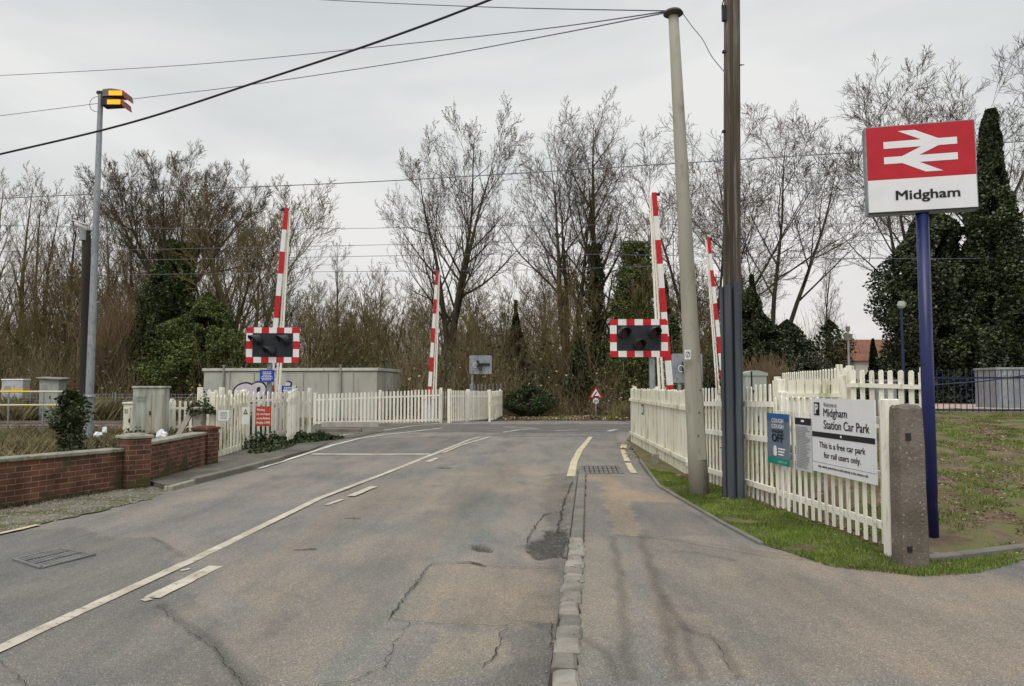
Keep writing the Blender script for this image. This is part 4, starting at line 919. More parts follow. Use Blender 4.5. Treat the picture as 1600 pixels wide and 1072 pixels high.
lump('plastic_bag', 'tiny white plastic scrap next to the ivy by the wall', V(163, 676, 13.5), (.05, .04, .06), 3)

# notices on the left fence
def plate(name, label, px0, px1, pyt, pyb, Y, m, rz=0, cat='sign'):
    A, B = V(px0, pyt, Y), V(px1, pyb, Y); W, H = B.x-A.x, A.z-B.z
    t = thing(name, label, cat, ((A.x+B.x)/2, Y, (A.z+B.z)/2), rz); mb = MB(); mb.box((0, 0, 0), (W, .012, H)); mb.build('plate', m, t); return t, W, H
t, W, H = plate('warning_notice', 'red notice with white lettering on the left picket fence', 400, 423, 635, 666, 17.6, M['wred'], R(15))
mb = MB(); fn = lambda x, y, d: (x, -.008-d, y)
for i, s in enumerate(('Warning', 'Do not trespass', 'on the Railway', 'Penalty £1000')): text_into(mb, s, -W*.42, H*(.24-.215*i), W*(.5 if i == 0 else .84), H*.15, fn, bold=.02)
mb.build('lettering', M['whiteink'], t)
t, W, H = plate('gate_notice', 'tall white notice with a warning triangle on the left picket fence', 378, 389, 636, 663, 16.2, M['whiterefl'], R(40)); W *= 1
mb = MB(); mb.poly([(-W*.32, H*.08), (W*.32, H*.08), (0, H*.4)], fn); mb.poly([(-W*.18, H*.13), (W*.18, H*.13), (0, H*.32)], lambda x, y, d: (x, -.011, y), mi=1); mb.build('warning_triangle', [M['ink'], M['bandyellow']], t)
t, W, H = plate('gate_notice', 'small white notice with grey print on the wicket gate', 342, 357, 641, 657, 15.35, M['whiterefl'], R(20)); printlines(t, 'lettering', W, H, 5, M['greyink'], seed=8)
# notice on the boarded fence (purple-edged)
t, W, H = plate('fence_notice', 'tiny dark-edged notice on the boarded cream fence', 1002, 1006, 632, 648, 18.0, M['ink'], R(-60)); mb = MB(); mb.box((0, -.01, 0), (W*.6, .006, H*.7)); mb.build('paper', M['noticegrey'], t)

# far triangle sign
Y = 37; c = V(931, 616, Y); t = thing('road_sign', 'red-bordered triangular warning sign with a 30 roundel at the wood edge', 'sign', (c.x, Y, 0)); zc = c.z; s = .40
tri = lambda k, dz=0: [(-s*k, -s*.55*k+dz), (s*k, -s*.55*k+dz), (0, s*1.1*k+dz)]
mb = MB(); mb.tube([(0, .04, 0), (0, .04, zc+.3)], .04, 8); mb.build('post', M['galv'], t)
mb = MB(); mb.poly(tri(.85), lambda x, y, d: (x, d, zc+y), .01); mb.build('backing', M['red'], t)
mb = MB(); mb.poly(tri(.6, .0), lambda x, y, d: (x, -.008, zc+y)); mb.build('face', M['whiterefl'], t)
mb = MB(); mb.poly([(-.14, -.10), (-.09, -.12), (.07, .13), (.02, .15)], lambda x, y, d: (x, -.014, zc+y)); mb.poly([(-.15, -.13), (.17, -.13), (.17, -.09), (-.15, -.09)], lambda x, y, d: (x, -.014, zc+y)); mb.build('pictogram', M['ink'], t)
mb = MB(); zz = V(931, 626.5, Y).z; mb.tube([(0, .012, zz), (0, 0, zz)], .14, 18); mb.build('speed_roundel', M['whiterefl'], t)
mb = MB(); text_into(mb, '30', -.09, zz-.055, .18, .11, lambda x, y, d: (x, -.006-d, y), bold=.02); mb.build('numerals', M['ink'], t)

# ------------------------------------------------------------------ right: poles
b0 = G(1093, 778); top = V(1052, 22, b0.y-.1); t = thing('concrete_column', 'leaning pale concrete lamp column with a dark disc cap', 'column', (b0.x, b0.y, 0)); tp = top-b0
mb = MB(); mb.tube([tp*-.02, tp*.12, tp*.26, tp*.5, tp*.8, tp], [.142, .130, .122, .105, .085, .072], 20); mb.build('shaft', M['concpole'], t, smooth=True)
mb = MB(); mb.tube([tp+Vector((0, 0, -.03)), tp+Vector((0, 0, .0)), tp+Vector((0, 0, .04))], [.10, .145, .12], 20); mb.build('cap', M['lampred'].copy() if False else M['polegrey'], t)
mb = MB(); dd = tp.normalized(); pc = tp*.175
mb.box(pc+Vector((.02, -.118, .0)), (.13, .012, 1.35), ry=R(-3.2)); mb.build('access_door', M['concpole'], t)
mb = MB()
for k in range(3): mb.box(pc+Vector((.03+.02*(1-k), -.127, .30-.32*k)), (.018, .008, .018))
mb.build('bolt', M['black'], t)
a = V(1074.5, 554, b0.y-.22)-b0; mb = MB(); mb.box(a, (.085, .008, .135)); pl = mb.build('label_plate', M['whiterefl'], t)
mb = MB(); mb.tube([a+Vector((.028*math.cos(q*.4), -.007, .038*math.sin(q*.4))) for q in range(17)], .0035, 4); mb.box(a+Vector((0, -.007, 0)), (.006, .003, .085), ry=R(25)); mb.build('symbol', M['ink'], pl)
# wooden pole with steel channels
wb = G(1147, 785); t = thing('utility_pole', 'dark old wooden telegraph pole clad at the foot with steel channels', 'pole', (wb.x, wb.y+.1, 0)); topx = V(1147, 0, wb.y).x-wb.x
mb = MB(); zt = 8.5; rnd = random.Random(2); pts = [(topx*z/7, 0, z) for z in (-.1, 2, 4, 6, zt)]; mb.tube(pts, [.128, .124, .118, .113, .108], 18); po = mb.build('pole_shaft', M['pole'], t, smooth=True)
gr = MB(); gr.tube([(topx*2/7-.035, -.112, 2), (topx*zt/7-.035, -.100, zt)], .022, 8); gr.build('cable_cover', M['polegrey'], t)
zc_ = ZY(447, wb.y); zc2 = ZY(443, wb.y)
def channel(x, y, w_, d_, z1, rz, name='steel_channel'):
    m = MB(); cs, sn = math.cos(rz), math.sin(rz)
    prof = [(-w_/2-.02, d_), (-w_/2-.02, d_-.006), (-w_/2, d_-.006), (-w_/2, .012), (-w_/2+.012, 0), (w_/2-.012, 0), (w_/2, .012), (w_/2, d_-.006), (w_/2+.02, d_-.006), (w_/2+.02, d_), (w_/2-.006, d_), (w_/2-.006, .01), (-w_/2+.006, .01), (-w_/2+.006, d_)]
    P = [(x+px*cs-py*sn, y+px*sn+py*cs) for px, py in prof]; n = len(P); n0 = len(m.v)
    for z in (-.05, z1):
        for q in P: m.v.append((q[0], q[1], z))
    for i in range(n): j = (i+1) % n; m.face((i, j, n+j, n+i))
    tri = tessellate_polygon([[Vector((q[0], q[1], 0)) for q in P]])
    for q in tri: m.face(tuple(n+i for i in q))
    for z in [z1*k for k in (.25, .5, .75)]: m.box((x-.0*sn-.5*w_*cs-.01*cs, y-.5*w_*sn+d_*.9*cs, z), (.015, .015, .015), rz)
    m.build(name, M['galvdark'], t)
channel(-.075, -.235, .085, .10, zc_, R(-14)); channel(.052, -.235, .075, .11, zc2, R(6)); channel(-.145, -.13, .05, .08, zc_-.02, R(-60)); channel(.135, -.15, .05, .08, zc2-.1, R(60))
mb = MB(); hz = ZY(102, wb.y); mb.tube([(topx*hz/7+.09, -.05, hz-.06), (.15, -.07, hz), (.22, -.08, hz+.01), (.26, -.07, hz+.02), (.22, -.04, hz+.035), (.14, -.04, hz+.02)], .006, 5); mb.build('wire_hook', M['black'], t)
mb = MB(); mb.box((.14, -.02, ZY(123, wb.y)), (.05, .08, .11)); mb.build('small_bracket', M['galv'], t)
mb = MB()
for z_ in (6.3, 5.15): mb.box((topx*z_/7-.115, -.03, z_), (.06, .05, .03))
for z_ in (6.85,): mb.box((topx*z_/7-.125, -.05, z_), (.06, .06, .22)); mb.tube([(topx*z_/7-.13, -.06, z_+.2), (topx*z_/7-.16, -.06, z_+.1), (topx*z_/7-.12, -.06, z_-.1)], .008, 4)
mb.build('step_iron', M['black'], t)
# thin cable post next to channels
p0 = V(1180, 590, 10.2); mb = MB(); mb.tube([(0, 0, 0), (0, 0, 1.78)], .012, 6); mb.tube([(0, -.01, 1.50), (0, .01, 1.50)], .032, 10); tag(mb.build('thin_iron_rod', M['black'], loc=(p0.x-.05, 10.2, 0)), 'thin dark iron rod with a ring beside the steel-clad pole', 'rod')

# station sign
pb = G(1457, 843, .10); t = thing('station_sign', 'red and white railway station sign on a blue pole', 'sign', (pb.x, pb.y, .03)); yaw = R(-12.5)
ptop = V(1441, 336, pb.y); lean = Vector((ptop.x-pb.x, 0, ptop.z-.03))
mb = MB(); mb.tube([(0, 0, -.1), lean*.5, lean+Vector((0, 0, .03))], .058, 20); mb.build('pole', M['blue'], t, smooth=True)
ch = MB()
zc_ = .42
ch.poly(blob([(.0, .20), (.012, .22), (.02, .35), (.017, .48), (.004, .52), (-.010, .45), (-.012, .33)]), lambda x, y, d: (lean.x*(y/lean.z)+.024+x, -.0560+(x+.012)*.55, y+.03)); ch.build('paint_chip', M['cabgrey'], t)
SB = MB(); BW, BH, BD = .985, .88, .12
zb = ptop.z-.03+.018
Ms = Matrix.Translation(Vector((lean.x-.008, -.0, zb))) @ Matrix.Rotation(yaw, 4, 'Z') @ Matrix.Rotation(R(-.6), 4, 'Y')
def sf(x, y, d): return Ms @ Vector((x-BW*.505, -BD/2+d, y))
SB.box((0, 0, 0), (0, 0, 0)); SB = MB()
for X0, X1 in ((0, BW),):
    q = []
    for d in (0, BD):
        for x, y in ((0, 0), (BW, 0), (BW, BH), (0, BH)): SB.v.append(tuple(sf(x, y, d)))
    for f_ in ((0, 1, 2, 3), (7, 6, 5, 4), (0, 4, 5, 1), (1, 5, 6, 2), (2, 6, 7, 3), (3, 7, 4, 0)): SB.face(f_)
SB.build('sign_box', M['galv'], t)
def rect(m, x0, y0, x1, y1, d, mi=0): m.quad(sf(x0, y0, d), sf(x1, y0, d), sf(x1, y1, d), sf(x0, y1, d), mi)
fp = MB(); e = .008; yr = BH*.385
rect(fp, e, yr, BW-e, BH-e, -.004, 0); rect(fp, e, e+.012, BW-e, yr, -.004, 1); fp.build('sign_face', [M['signred'], M['white']], t)
ed = MB(); rect(ed, 0, 0, BW, .018, -.006); ed.build('dark_trim', M['black'], t)
# double arrow
lg = MB(); LX0, LX1 = BW*.165, BW*.835; u = (LX1-LX0)/62; LY = BH*.93
def lf(dep): return lambda x, y, d: sf(LX0+x*u, LY-y*u*1.02, dep)
lg.poly([(12.5, 0), (27.05, 0), (46.5, 9.2), (62, 9.2), (62, 15.6), (46.5, 15.6), (30, 23.4), (62, 23.4), (62, 29.8), (30, 29.8), (49.45, 39), (34.95, 39), (15.5, 29.8), (0, 29.8), (0, 23.4), (15.5, 23.4), (32, 15.6), (0, 15.6), (0, 9.2), (32, 9.2)], lf(-.007))
o = lg.build('railway_symbol', M['white'], t)
tx = MB(); text_into(tx, 'Midgham', BW*.262, BH*.115, BW*.575, BH*.135, lambda x, y, d: sf(x, y, -.008-d), bold=.022, res=4); tx.build('lettering', M['ink'], t)
# sprouting second small: right-hand text done

# car park signs on the fence A2-A3 (front side = towards -x, i.e. local -y)
fd = (A3-A2).normalized(); frz = math.atan2(fd.y, fd.x); A2y = A2
def on_fence(px, off=.035):
    r = ray(px, 606); nx_, ny_ = fd.y, -fd.x; P0_ = A2 + Vector((-fd.y, fd.x, 0))*(-off)
    k = (P0_.x*nx_+P0_.y*ny_)/(r.x*nx_+r.y*ny_); return Vector((r.x*k, r.y*k, 0))
def fsign(name, label, px0, px1, yt, yb, m, th=.012, off=.035):
    a, b = on_fence(px0, off), on_fence(px1, off); W = (b-a).length; zt = ZY(yt, a.y); zb_ = ZY(yb, a.y)
    t = thing(name, label, 'sign', (a.x, a.y, zb_), frz); H = zt-zb_; mb = MB(); mb.box((W/2, th/2, H/2), (W, th, H)); mb.build('plate', m, t); return t, W, H
fn = lambda x, y, d: (x, -.003-d, y)
t, W, H = fsign('car_park_sign', 'large white car park sign on the picket fence', 1267.5, 1365.5, 622, 735, M['white'], off=.05)
mb = MB(); r_ = lambda m, x0, y0, x1, y1, d=.0, mi=0: m.quad(fn(x0*W, (1-y1)*H, d), fn(x1*W, (1-y1)*H, d), fn(x1*W, (1-y0)*H, d), fn(x0*W, (1-y0)*H, d), mi)
r_(mb, .002, .455, .998, .525, 0, 0); r_(mb, .045, .055, .145, .235, 0, 0); r_(mb, .0, .868, 1, .872, 0, 0); mb.build('black_band', M['ink'], t)
mb = MB(); text_into(mb, 'P', .068*W, (1-.21)*H, .052*W, .13*H, lambda x, y, d: fn(x, y, .002+d), bold=.03)
mb.poly(blob([(.49*W, .500*H), (.51*W, .500*H), (.515*W, .515*H), (.50*W, .53*H), (.485*W, .515*H)]), lambda x, y, d: fn(x, y, .002)); mb.build('white_symbol', M['whiteink'], t)
mb = MB(); T = lambda s, x0, x1, y0, y1, b=.0: text_into(mb, s, x0*W, (1-y1)*H, (x1-x0)*W, (y1-y0)*H, fn, bold=b, res=4)
T('Welcome to', .215, .44, .055, .115, .0); T('Midgham', .215, .60, .135, .275, .010); T('Station Car Park', .215, .925, .29, .405, .010)
T('This is a free car park', .13, .86, .585, .69, .010); T('for rail users only.', .205, .79, .715, .82, .010); T('Any vehicle parked here is left entirely at the owners risk', .10, .89, .90, .945, .01)
mb.build('lettering', M['ink'], t)
t, W, H = fsign('parking_notice', 'narrow grey notice of small print left of the large white sign', 1241, 1266, 652, 733, M['noticegrey'], off=.045)
mb = MB(); mb.quad(fn(0, H*.87, 0), fn(W, H*.87, 0), fn(W, H, 0), fn(0, H, 0)); mb.build('black_band', M['ink'], t)
mb = MB(); mb.poly(blob([(.42*W, .925*H), (.58*W, .925*H), (.6*W, .95*H), (.5*W, .965*H), (.4*W, .95*H)]), lambda x, y, d: fn(x, y, .002)); mb.build('white_symbol', M['whiteink'], t)
o = printlines(t, 'lettering', W, H, 26, M['greyink'], y=-.004, seed=9, x0=.08, x1=.92, top=.84, bot=.05, hfrac=.42, ragged=.35, centre=False)
t, W, H = fsign('engine_off_poster', 'blue and green engine-off poster on the white picket fence', 1197.5, 1231, 645, 722, M['posterblue'], off=.055)
mb = MB(); mb.quad(fn(0, 0, 0), fn(W, 0, 0), fn(W, H*.135, 0), fn(0, H*.135, 0), 0); mb.quad(fn(0, H*.86, 0), fn(W, H*.86, 0), fn(W, H, 0), fn(0, H, 0), 1)
mb.build('colour_bands', [M['teal'], M['posterdeep']], t)
mb = MB(); TT = lambda s, x0, x1, y0, y1, b=.024: text_into(mb, s, x0*W, y0*H, (x1-x0)*W, (y1-y0)*H, lambda x, y, d: fn(x, y, .002+d), bold=b)
TT('COUGH', .24, .78, .82, .90); TT('COUGH', .24, .78, .71, .79); TT('#TurnItOff'[1:5]+'...' if False else 'engine off', .5, .9, .045, .085, .0)
mb2 = MB()
for i in range(3): mb.quad(*[fn(x*W, y*H, .002) for x, y in ((.52, .30-.055*i), (.84-.04*i, .30-.055*i), (.84-.04*i, .33-.055*i), (.52, .33-.055*i))])
mb.poly(blob([(.31*W, .18*H), (.45*W, .18*H), (.45*W, .33*H), (.38*W, .37*H), (.31*W, .33*H)]), lambda x, y, d: fn(x, y, .002)); mb.build('white_lettering', M['whiteink'], t)
mb = MB(); TT('ENGINE', .25, .76, .62, .685); TT('OFF', .24, .76, .44, .60, .03); mb.build('black_lettering', M['ink'], t)

# distant lamps on the platform
for (px, pyt, pyb, Y, lab, kind) in ((1327, 517, 590, 30, 'thin grey platform mast with a small dark top', 0), (1412, 477, 600, 27, 'slim blue platform lamp with a white globe', 1)):
    b_ = V(px, pyb, Y); t = thing('platform_lamp', lab, 'lamp post', (b_.x, Y, .8)); zt = ZY(pyt, Y)-.8
    mb = MB(); mb.tube([(0, 0, -.1), (0, 0, zt)], [.06, .045], 8); mb.build('column', M['galv'] if kind == 0 else M['bluefence'], t)
    mb = MB()
    if kind == 0: mb.box((0, 0, zt+.08), (.12, .12, .2)); mb.box((0, 0, zt-.25), (.3, .1, .25))
    else: mb.tube([(-.03, 0, zt-.12), (-.02, 0, zt-.05), (.05, 0, zt+.1), (.06, 0, zt+.14)], [.06, .14, .15, .06], 10)
    mb.build('lamp_head', M['lampgrey'] if kind == 0 else M['cabgreen'], t)
# house
t = thing('house', 'red-roofed house glimpsed beyond the station between the trees', 'house', (V(1370, 560, 62).x+2.2, 62, .3)); hz_ = ZY(562, 62)-.3; rzp = ZY(527, 62)-.3
mb = MB(); mb.box((0, 3, hz_/2), (8, 6, hz_)); mb.build('wall', M['wallcream'], t)
mb = MB(); n0 = 0
for x in (-4.2, 4.2):
    for y_, z_ in ((-.3, hz_-.1), (6.3, hz_-.1), (3, rzp)): mb.v.append((x, y_, z_))
for q in ((0, 2, 1), (3, 4, 5), (0, 3, 5, 2), (1, 2, 5, 4), (0, 1, 4, 3)): mb.face(q)
ro = mb.build('roof', M['roof'], t); mb = MB(); mb.box((3.2, 3, rzp+.3), (.6, .6, 1.0)); mb.build('chimney', M['brick'], ro)
for x in (-2.4, 0, 2.4): mb = MB(); mb.box((x, -.01, hz_*.65), (.9, .06, 1.0)); mb.build('window', M['lens'], t)

# ------------------------------------------------------------------ cables
def cable(name, label, pts, r, m=None, sub=10, group=None, cat='cable'):
    P = [V(*p) for p in pts]; Q = []
    for i in range(len(P)-1):
        p0, p1, p2, p3 = P[max(i-1, 0)], P[i], P[i+1], P[min(i+2, len(P)-1)]
        for j in range(sub): s = j/sub; Q.append(.5*((2*p1)+(-p0+p2)*s+(2*p0-5*p1+4*p2-p3)*s*s+(-p0+3*p1-3*p2+p3)*s**3))
    Q.append(P[-1]); mb = MB(); o = Q[0].copy(); mb.tube([q-o for q in Q], r, 6); return tag(mb.build(name, m or M['wire'], loc=o), label, cat, group)
cable('overhead_cable', 'thick black twisted cable sweeping up to the wooden pole', [(-260, 300, 15), (0, 241, 14), (210, 190, 13.4), (420, 122, 12.8), (600, 62, 12), (770, -2, 11.3), (1140, -150, 10)], .019, M['cable'])
capY = b0.y-.1
cable('telephone_wire', 'upper telephone wire running from the concrete column to the left edge', [(-150, 124, 30), (0, 118, 27), (300, 101, 23), (640, 68, 17.5), (850, 45, 14), (1040, 18, capY)], .010)
cable('telephone_wire', 'lower telephone wire running from the concrete column past the lamp post', [(-150, 200, 30), (0, 181, 27), (230, 152, 24), (380, 134, 21), (640, 95, 16.5), (850, 57, 13.5), (1040, 20, capY)], .010)
cable('telephone_wire', 'short telephone wire running nearly level from the column to the top edge', [(300, -14, 22), (510, 0, 18), (760, 11, 14), (1040, 17, capY)], .009)
cable('drop_wire', 'slack drop wire hanging from the concrete column to the wooden pole', [(1066, 20, capY), (1082, 42, 10.4), (1098, 62, 10.3), (1112, 88, 10.2), (1133, 114, 10.1)], .006)
cable('line_wire', 'highest long wire crossing above the barriers', [(-250, 320, 34), (0, 310, 34), (300, 296, 33), (600, 283, 32), (1000, 259, 31), (1350, 237, 30), (1850, 205, 29)], .019, group='overhead line wires')
cable('line_wire', 'railway overhead wire just below the tip of the left barrier', [(-200, 345, 31.5), (0, 352, 31.5), (430, 358, 31.5), (860, 352, 31.5), (1350, 350, 31.5), (1850, 355, 31.5)], .010, group='overhead line wires')
cable('line_wire', 'railway overhead wire second from the top of the four lower ones', [(-200, 394, 30), (100, 392, 30), (480, 385, 30), (860, 378, 30), (1350, 376, 30), (1850, 378, 30)], .010, group='overhead line wires')
cable('line_wire', 'railway overhead contact wire above the far left barrier tip', [(-200, 410, 28), (100, 408, 28), (480, 402, 28), (860, 397, 28), (1350, 404, 28), (1850, 402, 28)], .010, group='overhead line wires')
cable('line_wire', 'lowest railway overhead contact wire', [(-200, 432, 30.6), (100, 431, 30.6), (480, 425, 30.6), (860, 421, 30.6), (1350, 404, 30.6), (1850, 400, 30.6)], .010, group='overhead line wires')

# ------------------------------------------------------------------ vegetation
def leaf_arrays(c, s, rg, up=.3, asp=.7):
    n = len(c); a = rg.normal(size=(n, 3)); a[:, 2] *= up+.4; a /= np.linalg.norm(a, axis=1)[:, None]
    b = rg.normal(size=(n, 3)); b -= (b*a).sum(1)[:, None]*a; b /= np.linalg.norm(b, axis=1)[:, None]
    s = s[:, None]; p0 = c-a*s*.5; p1 = c+b*s*asp*.5; p2 = c+a*s*.5; p3 = c-b*s*asp*.5
    return np.stack([p0, p1, p2, p3], 1).reshape(-1, 3)
def leaf_obj(name, c, s, m, parent=None, seed=1, loc=None, up=.3, asp=.7):
    rg = np.random.default_rng(seed); vv = leaf_arrays(np.asarray(c), np.asarray(s), rg, up, asp); n = len(vv)//4
    me = bpy.data.meshes.new(name); me.vertices.add(4*n); me.vertices.foreach_set('co', vv.ravel()); me.loops.add(4*n); me.loops.foreach_set('vertex_index', np.arange(4*n, dtype=np.int32))
    me.polygons.add(n); me.polygons.foreach_set('loop_start', np.arange(0, 4*n, 4, dtype=np.int32)); me.update(calc_edges=True); me.materials.append(m)
    o = bpy.data.objects.new(name, me); COL.objects.link(o)
    if parent: o.parent = parent
    if loc is not None: o.location = loc
    return o
def clump(n, zr, rad, seed, rough=.5, off=(0, 0), nscale=.5, shell=.45):
    """points in a body of revolution: rad(k) radius at height fraction k, lumpy"""
    rg = np.random.default_rng(seed); o = []
    K = rg.random(n*2); TH = rg.random(n*2)*2*math.pi; S_ = rg.random(n*2)**shell
    for k, th, s in zip(K, TH, S_):
        z = zr[0]+(zr[1]-zr[0])*k; r = rad(k); q = (math.cos(th)*r*nscale*1.3+seed, math.sin(th)*r*nscale*1.3, z*nscale)
        r *= 1+rough*1.6*noise.noise(q)+rough*.7*noise.noise((q[0]*3, q[1]*3, q[2]*3))
        if noise.noise((q[0]*2.2+9, q[1]*2.2, q[2]*2.2)) < -.28: continue
        o.append((off[0]+r*s*math.cos(th), off[1]+r*s*math.sin(th), z))
        if len(o) >= n: break
    return np.array(o)
class Tree:
    def __init__(s, seed, thr): s.r = random.Random(seed); s.T = MB(); s.W = MB(); s.thr = thr; s.tips = []; s.n = 0; s.trunkpts = []
    def rv(s): return Vector((s.r.gauss(0, 1), s.r.gauss(0, 1), s.r.gauss(0, 1))).normalized()
    def branch(s, p, d, L, r, lvl, P):
        nseg = P['seg'][lvl]; pts = [p.copy()]; rad = [r]; d = d.normalized(); q = p.copy(); dirs = [d.copy()]
        for i in range(nseg):
            d = (d+s.rv()*P['wob'][lvl]+Vector((0, 0, P['up'][lvl]))).normalized(); q = q+d*(L/nseg); pts.append(q.copy()); dirs.append(d.copy()); rad.append(max(P['rmin'], r*(1-(P['tap'][lvl])*(i+1)/nseg)))
        (s.T if r > s.thr else s.W).tube(pts, rad, 7 if lvl == 0 else (5 if r > s.thr else 3), cap=False); s.n += 1
        if lvl == 0: s.trunkpts = list(zip(pts, rad))
        if lvl >= P['lv']: s.tips.append(q); return
        nc = P['nc'][lvl]; nc = nc if lvl == 0 else max(1, int(round(nc*s.r.uniform(.75, 1.25)))); t0, t1 = P['span'][lvl]; ga = s.r.uniform(0, 6.28)
        for j in range(nc):
            t = t0+(t1-t0)*((j+s.r.uniform(.2, .8))/nc); f = t*nseg; i = min(int(f), nseg-1); pos = pts[i].lerp(pts[i+1], f-i); dd = dirs[i+1]
            ga += 2.4+s.r.uniform(-.4, .4); e = dd.cross(Vector((0, 0, 1))); e = e if e.length > .05 else Vector((1, 0, 0)); e.normalize(); g = e.cross(dd)
            out_ = e*math.cos(ga)+g*math.sin(ga); an = R(s.r.uniform(*P['ang'][lvl])); nd = dd*math.cos(an)+out_*math.sin(an)
            l2 = L*P['len'][lvl]*(1-P['sh'][lvl]*t)*s.r.uniform(.75, 1.2); rr = rad[i]*P['rr'][lvl]*s.r.uniform(.8, 1.1)
            s.branch(pos, nd, l2, min(rr, rad[i]*.9), lvl+1, P)
BASE = dict(lv=4, seg=[9, 7, 5, 4, 3], wob=[.07, .11, .12, .12, .12], up=[.03, .10, .09, .08, .07], tap=[.95, .9, .88, .8, .7], rmin=.0075, nc=[13, 8, 6, 4, 0], span=[(.28, .98), (.2, .98), (.15, .97), (.2, .95), (0, 1)],
            ang=[(28, 50), (25, 46), (22, 44), (20, 42), (0, 1)], len=[.55, .52, .56, .60, .5], sh=[.55, .45, .35, .3, 0], rr=[.5, .55, .6, .65, .6])
def mod(**k): d = dict(BASE); d.update(k); return d
def tree_proto(name, label, cat, seed, H, r0, P, bark, twig, thr=.03, ivy=None, leaders=0, buds=False, group=None, lean=0):
    T = Tree(seed, thr)
    if leaders:   # short bole then several near-vertical leaders
        hb = H*P.get('bole', .2); T.T.tube([(0, 0, -.3), (0, 0, hb*.5), (0, 0, hb)], [r0*1.25, r0, r0*.92], 9); T.trunkpts = [(Vector((0, 0, hb*k)), r0) for k in (0, .5, 1)]
        for i in range(leaders):
            a_ = 6.28*i/leaders+T.r.uniform(-.4, .4); tilt = R(T.r.uniform(*P.get('tilt', (8, 24)))); T.branch(Vector((math.cos(a_)*r0*.4, math.sin(a_)*r0*.4, hb*.95)), Vector((math.cos(a_)*math.sin(tilt), math.sin(a_)*math.sin(tilt), math.cos(tilt))), (H-hb)*T.r.uniform(.8, 1.0), r0*P.get('lr', .62), 0, P)
    else: T.branch(Vector((0, 0, -.2)), Vector((lean, 0, 1)), H, r0, 0, P)
    t = thing(name, label, cat, (0, 0, 0), 0, group); T.T.build('trunk', bark, t); cr = T.W.build('crown', twig, t)
    if buds:
        rg = np.random.default_rng(seed); tp = np.array([tuple(p) for p in T.tips]); leaf_obj('bud_tips', tp, rg.uniform(.05, .11, len(tp)), M['buds'], cr, seed)
    if ivy:
        z0, z1, rv, n, sz, im = ivy; c_ = clump(n, (z0, z1), (lambda k: rv*(1-.55*k)*(1 if k > .04 else .8)), seed, .45, nscale=.9); rg = np.random.default_rng(seed); leaf_obj('ivy', c_, rg.uniform(sz*.6, sz*1.4, len(c_)), im, t, seed)
    return t, T
def place(t, x, y, H, H0, rz=0, z=.15): s = H/H0; t.location = (x, y, z); t.scale = (s, s, s); t.rotation_euler = (0, 0, rz); return t
def at_px(px, Y): return V(px, 606, Y).x
def hgt(py, Y, z=.3): return ZY(py, Y)-z

# --- the big tree in the middle (pale upturned tips)
t, T = tree_proto('bare_tree', 'tallest bare tree in the centre, forked trunk and upturned branch tips', 'tree', 11, 16, .42, mod(nc=[12, 8, 6, 4, 0], wob=[.10, .11, .12, .13, .12], ang=[(35, 62), (25, 46), (22, 42), (20, 42), (0, 1)], up=[.04, .07, .08, .10, .10], lr=.5, len=[.56, .52, .50, .50, .4], bole=.24, tilt=(6, 22), span=[(.06, .97), (.25, .98), (.2, .97), (.25, .95), (0, 1)], sh=[.62, .4, .3, .3, 0]), M['barkdark'], M['twig'], leaders=3, buds=True)
place(t, at_px(703, 44), 44, hgt(200, 44), 16.3, .6); t.scale = (t.scale[0]*.82, t.scale[1]*.82, t.scale[2])
# --- pair right of centre
t, T = tree_proto('bare_tree', 'bare multi-stemmed tree standing right of the central tree', 'tree', 21, 15, .40, mod(nc=[11, 7, 6, 4, 0], lr=.5, bole=.16, tilt=(6, 22), up=[.05, .07, .05, .05, .05]), M['barkdark'], M['twig'], leaders=3)
place(t, at_px(888, 43), 43, hgt(222, 43), 15.2, 2.0)
t, T = tree_proto('bare_tree', 'tall slim bare tree with an ivy-covered lower trunk behind the road sign', 'tree', 22, 16, .36, mod(nc=[20, 7, 6, 4, 0], ang=[(28, 48), (28, 50), (28, 50), (28, 50), (0, 1)], len=[.38, .5, .52, .55, .4], span=[(.18, .98)]*4+[(0, 1)], up=[.02, .12, .08, .05, .05]), M['barkdark'], M['twig'], ivy=(0, 9.5, 1.0, 7000, .17, M['ivy']))
place(t, at_px(930, 42), 42, hgt(198, 42), 16.2, 1.0)
# --- ivy-hung feathery tree behind right light
t, T = tree_proto('ivy_clad_tree', 'olive ivy-hung tree behind the right crossing light', 'tree', 23, 11, .3, mod(nc=[22, 7, 5, 4, 0], ang=[(30, 55)]+[(28, 50)]*4, len=[.36, .5, .52, .55, .4], span=[(.25, .98)]*4+[(0, 1)]), M['barkgreen'], M['twigolive'], ivy=(.0, 9.6, 1.9, 30000, .115, M['ivygreen']))
place(t, at_px(993, 40), 40, hgt(330, 40), 11.2, 1.0)
# --- wide tree right of the poles
t, T = tree_proto('bare_tree', 'broad bare tree filling the sky right of the wooden pole', 'tree', 31, 15, .36, mod(nc=[9, 7, 6, 4, 0], lr=.42, bole=.13, tilt=(16, 40), up=[.07, .05, .035, .03, .03], ang=[(30, 55), (28, 52), (26, 50), (24, 48), (0, 1)]), M['barkdark'], M['twig'], leaders=4)
place(t, at_px(1205, 41), 41, hgt(192, 41), 14.6, .3)
t, T = tree_proto('bare_tree', 'bare tree seen between the concrete column and the wooden pole', 'tree', 32, 13, .28, mod(nc=[9, 7, 6, 4, 0], lr=.45, bole=.15, tilt=(12, 30), up=[.04, .05, .04, .03, .03]), M['barkdark'], M['twig'], leaders=3)
place(t, at_px(1105, 46), 46, hgt(235, 46), 12.8, 1.3)
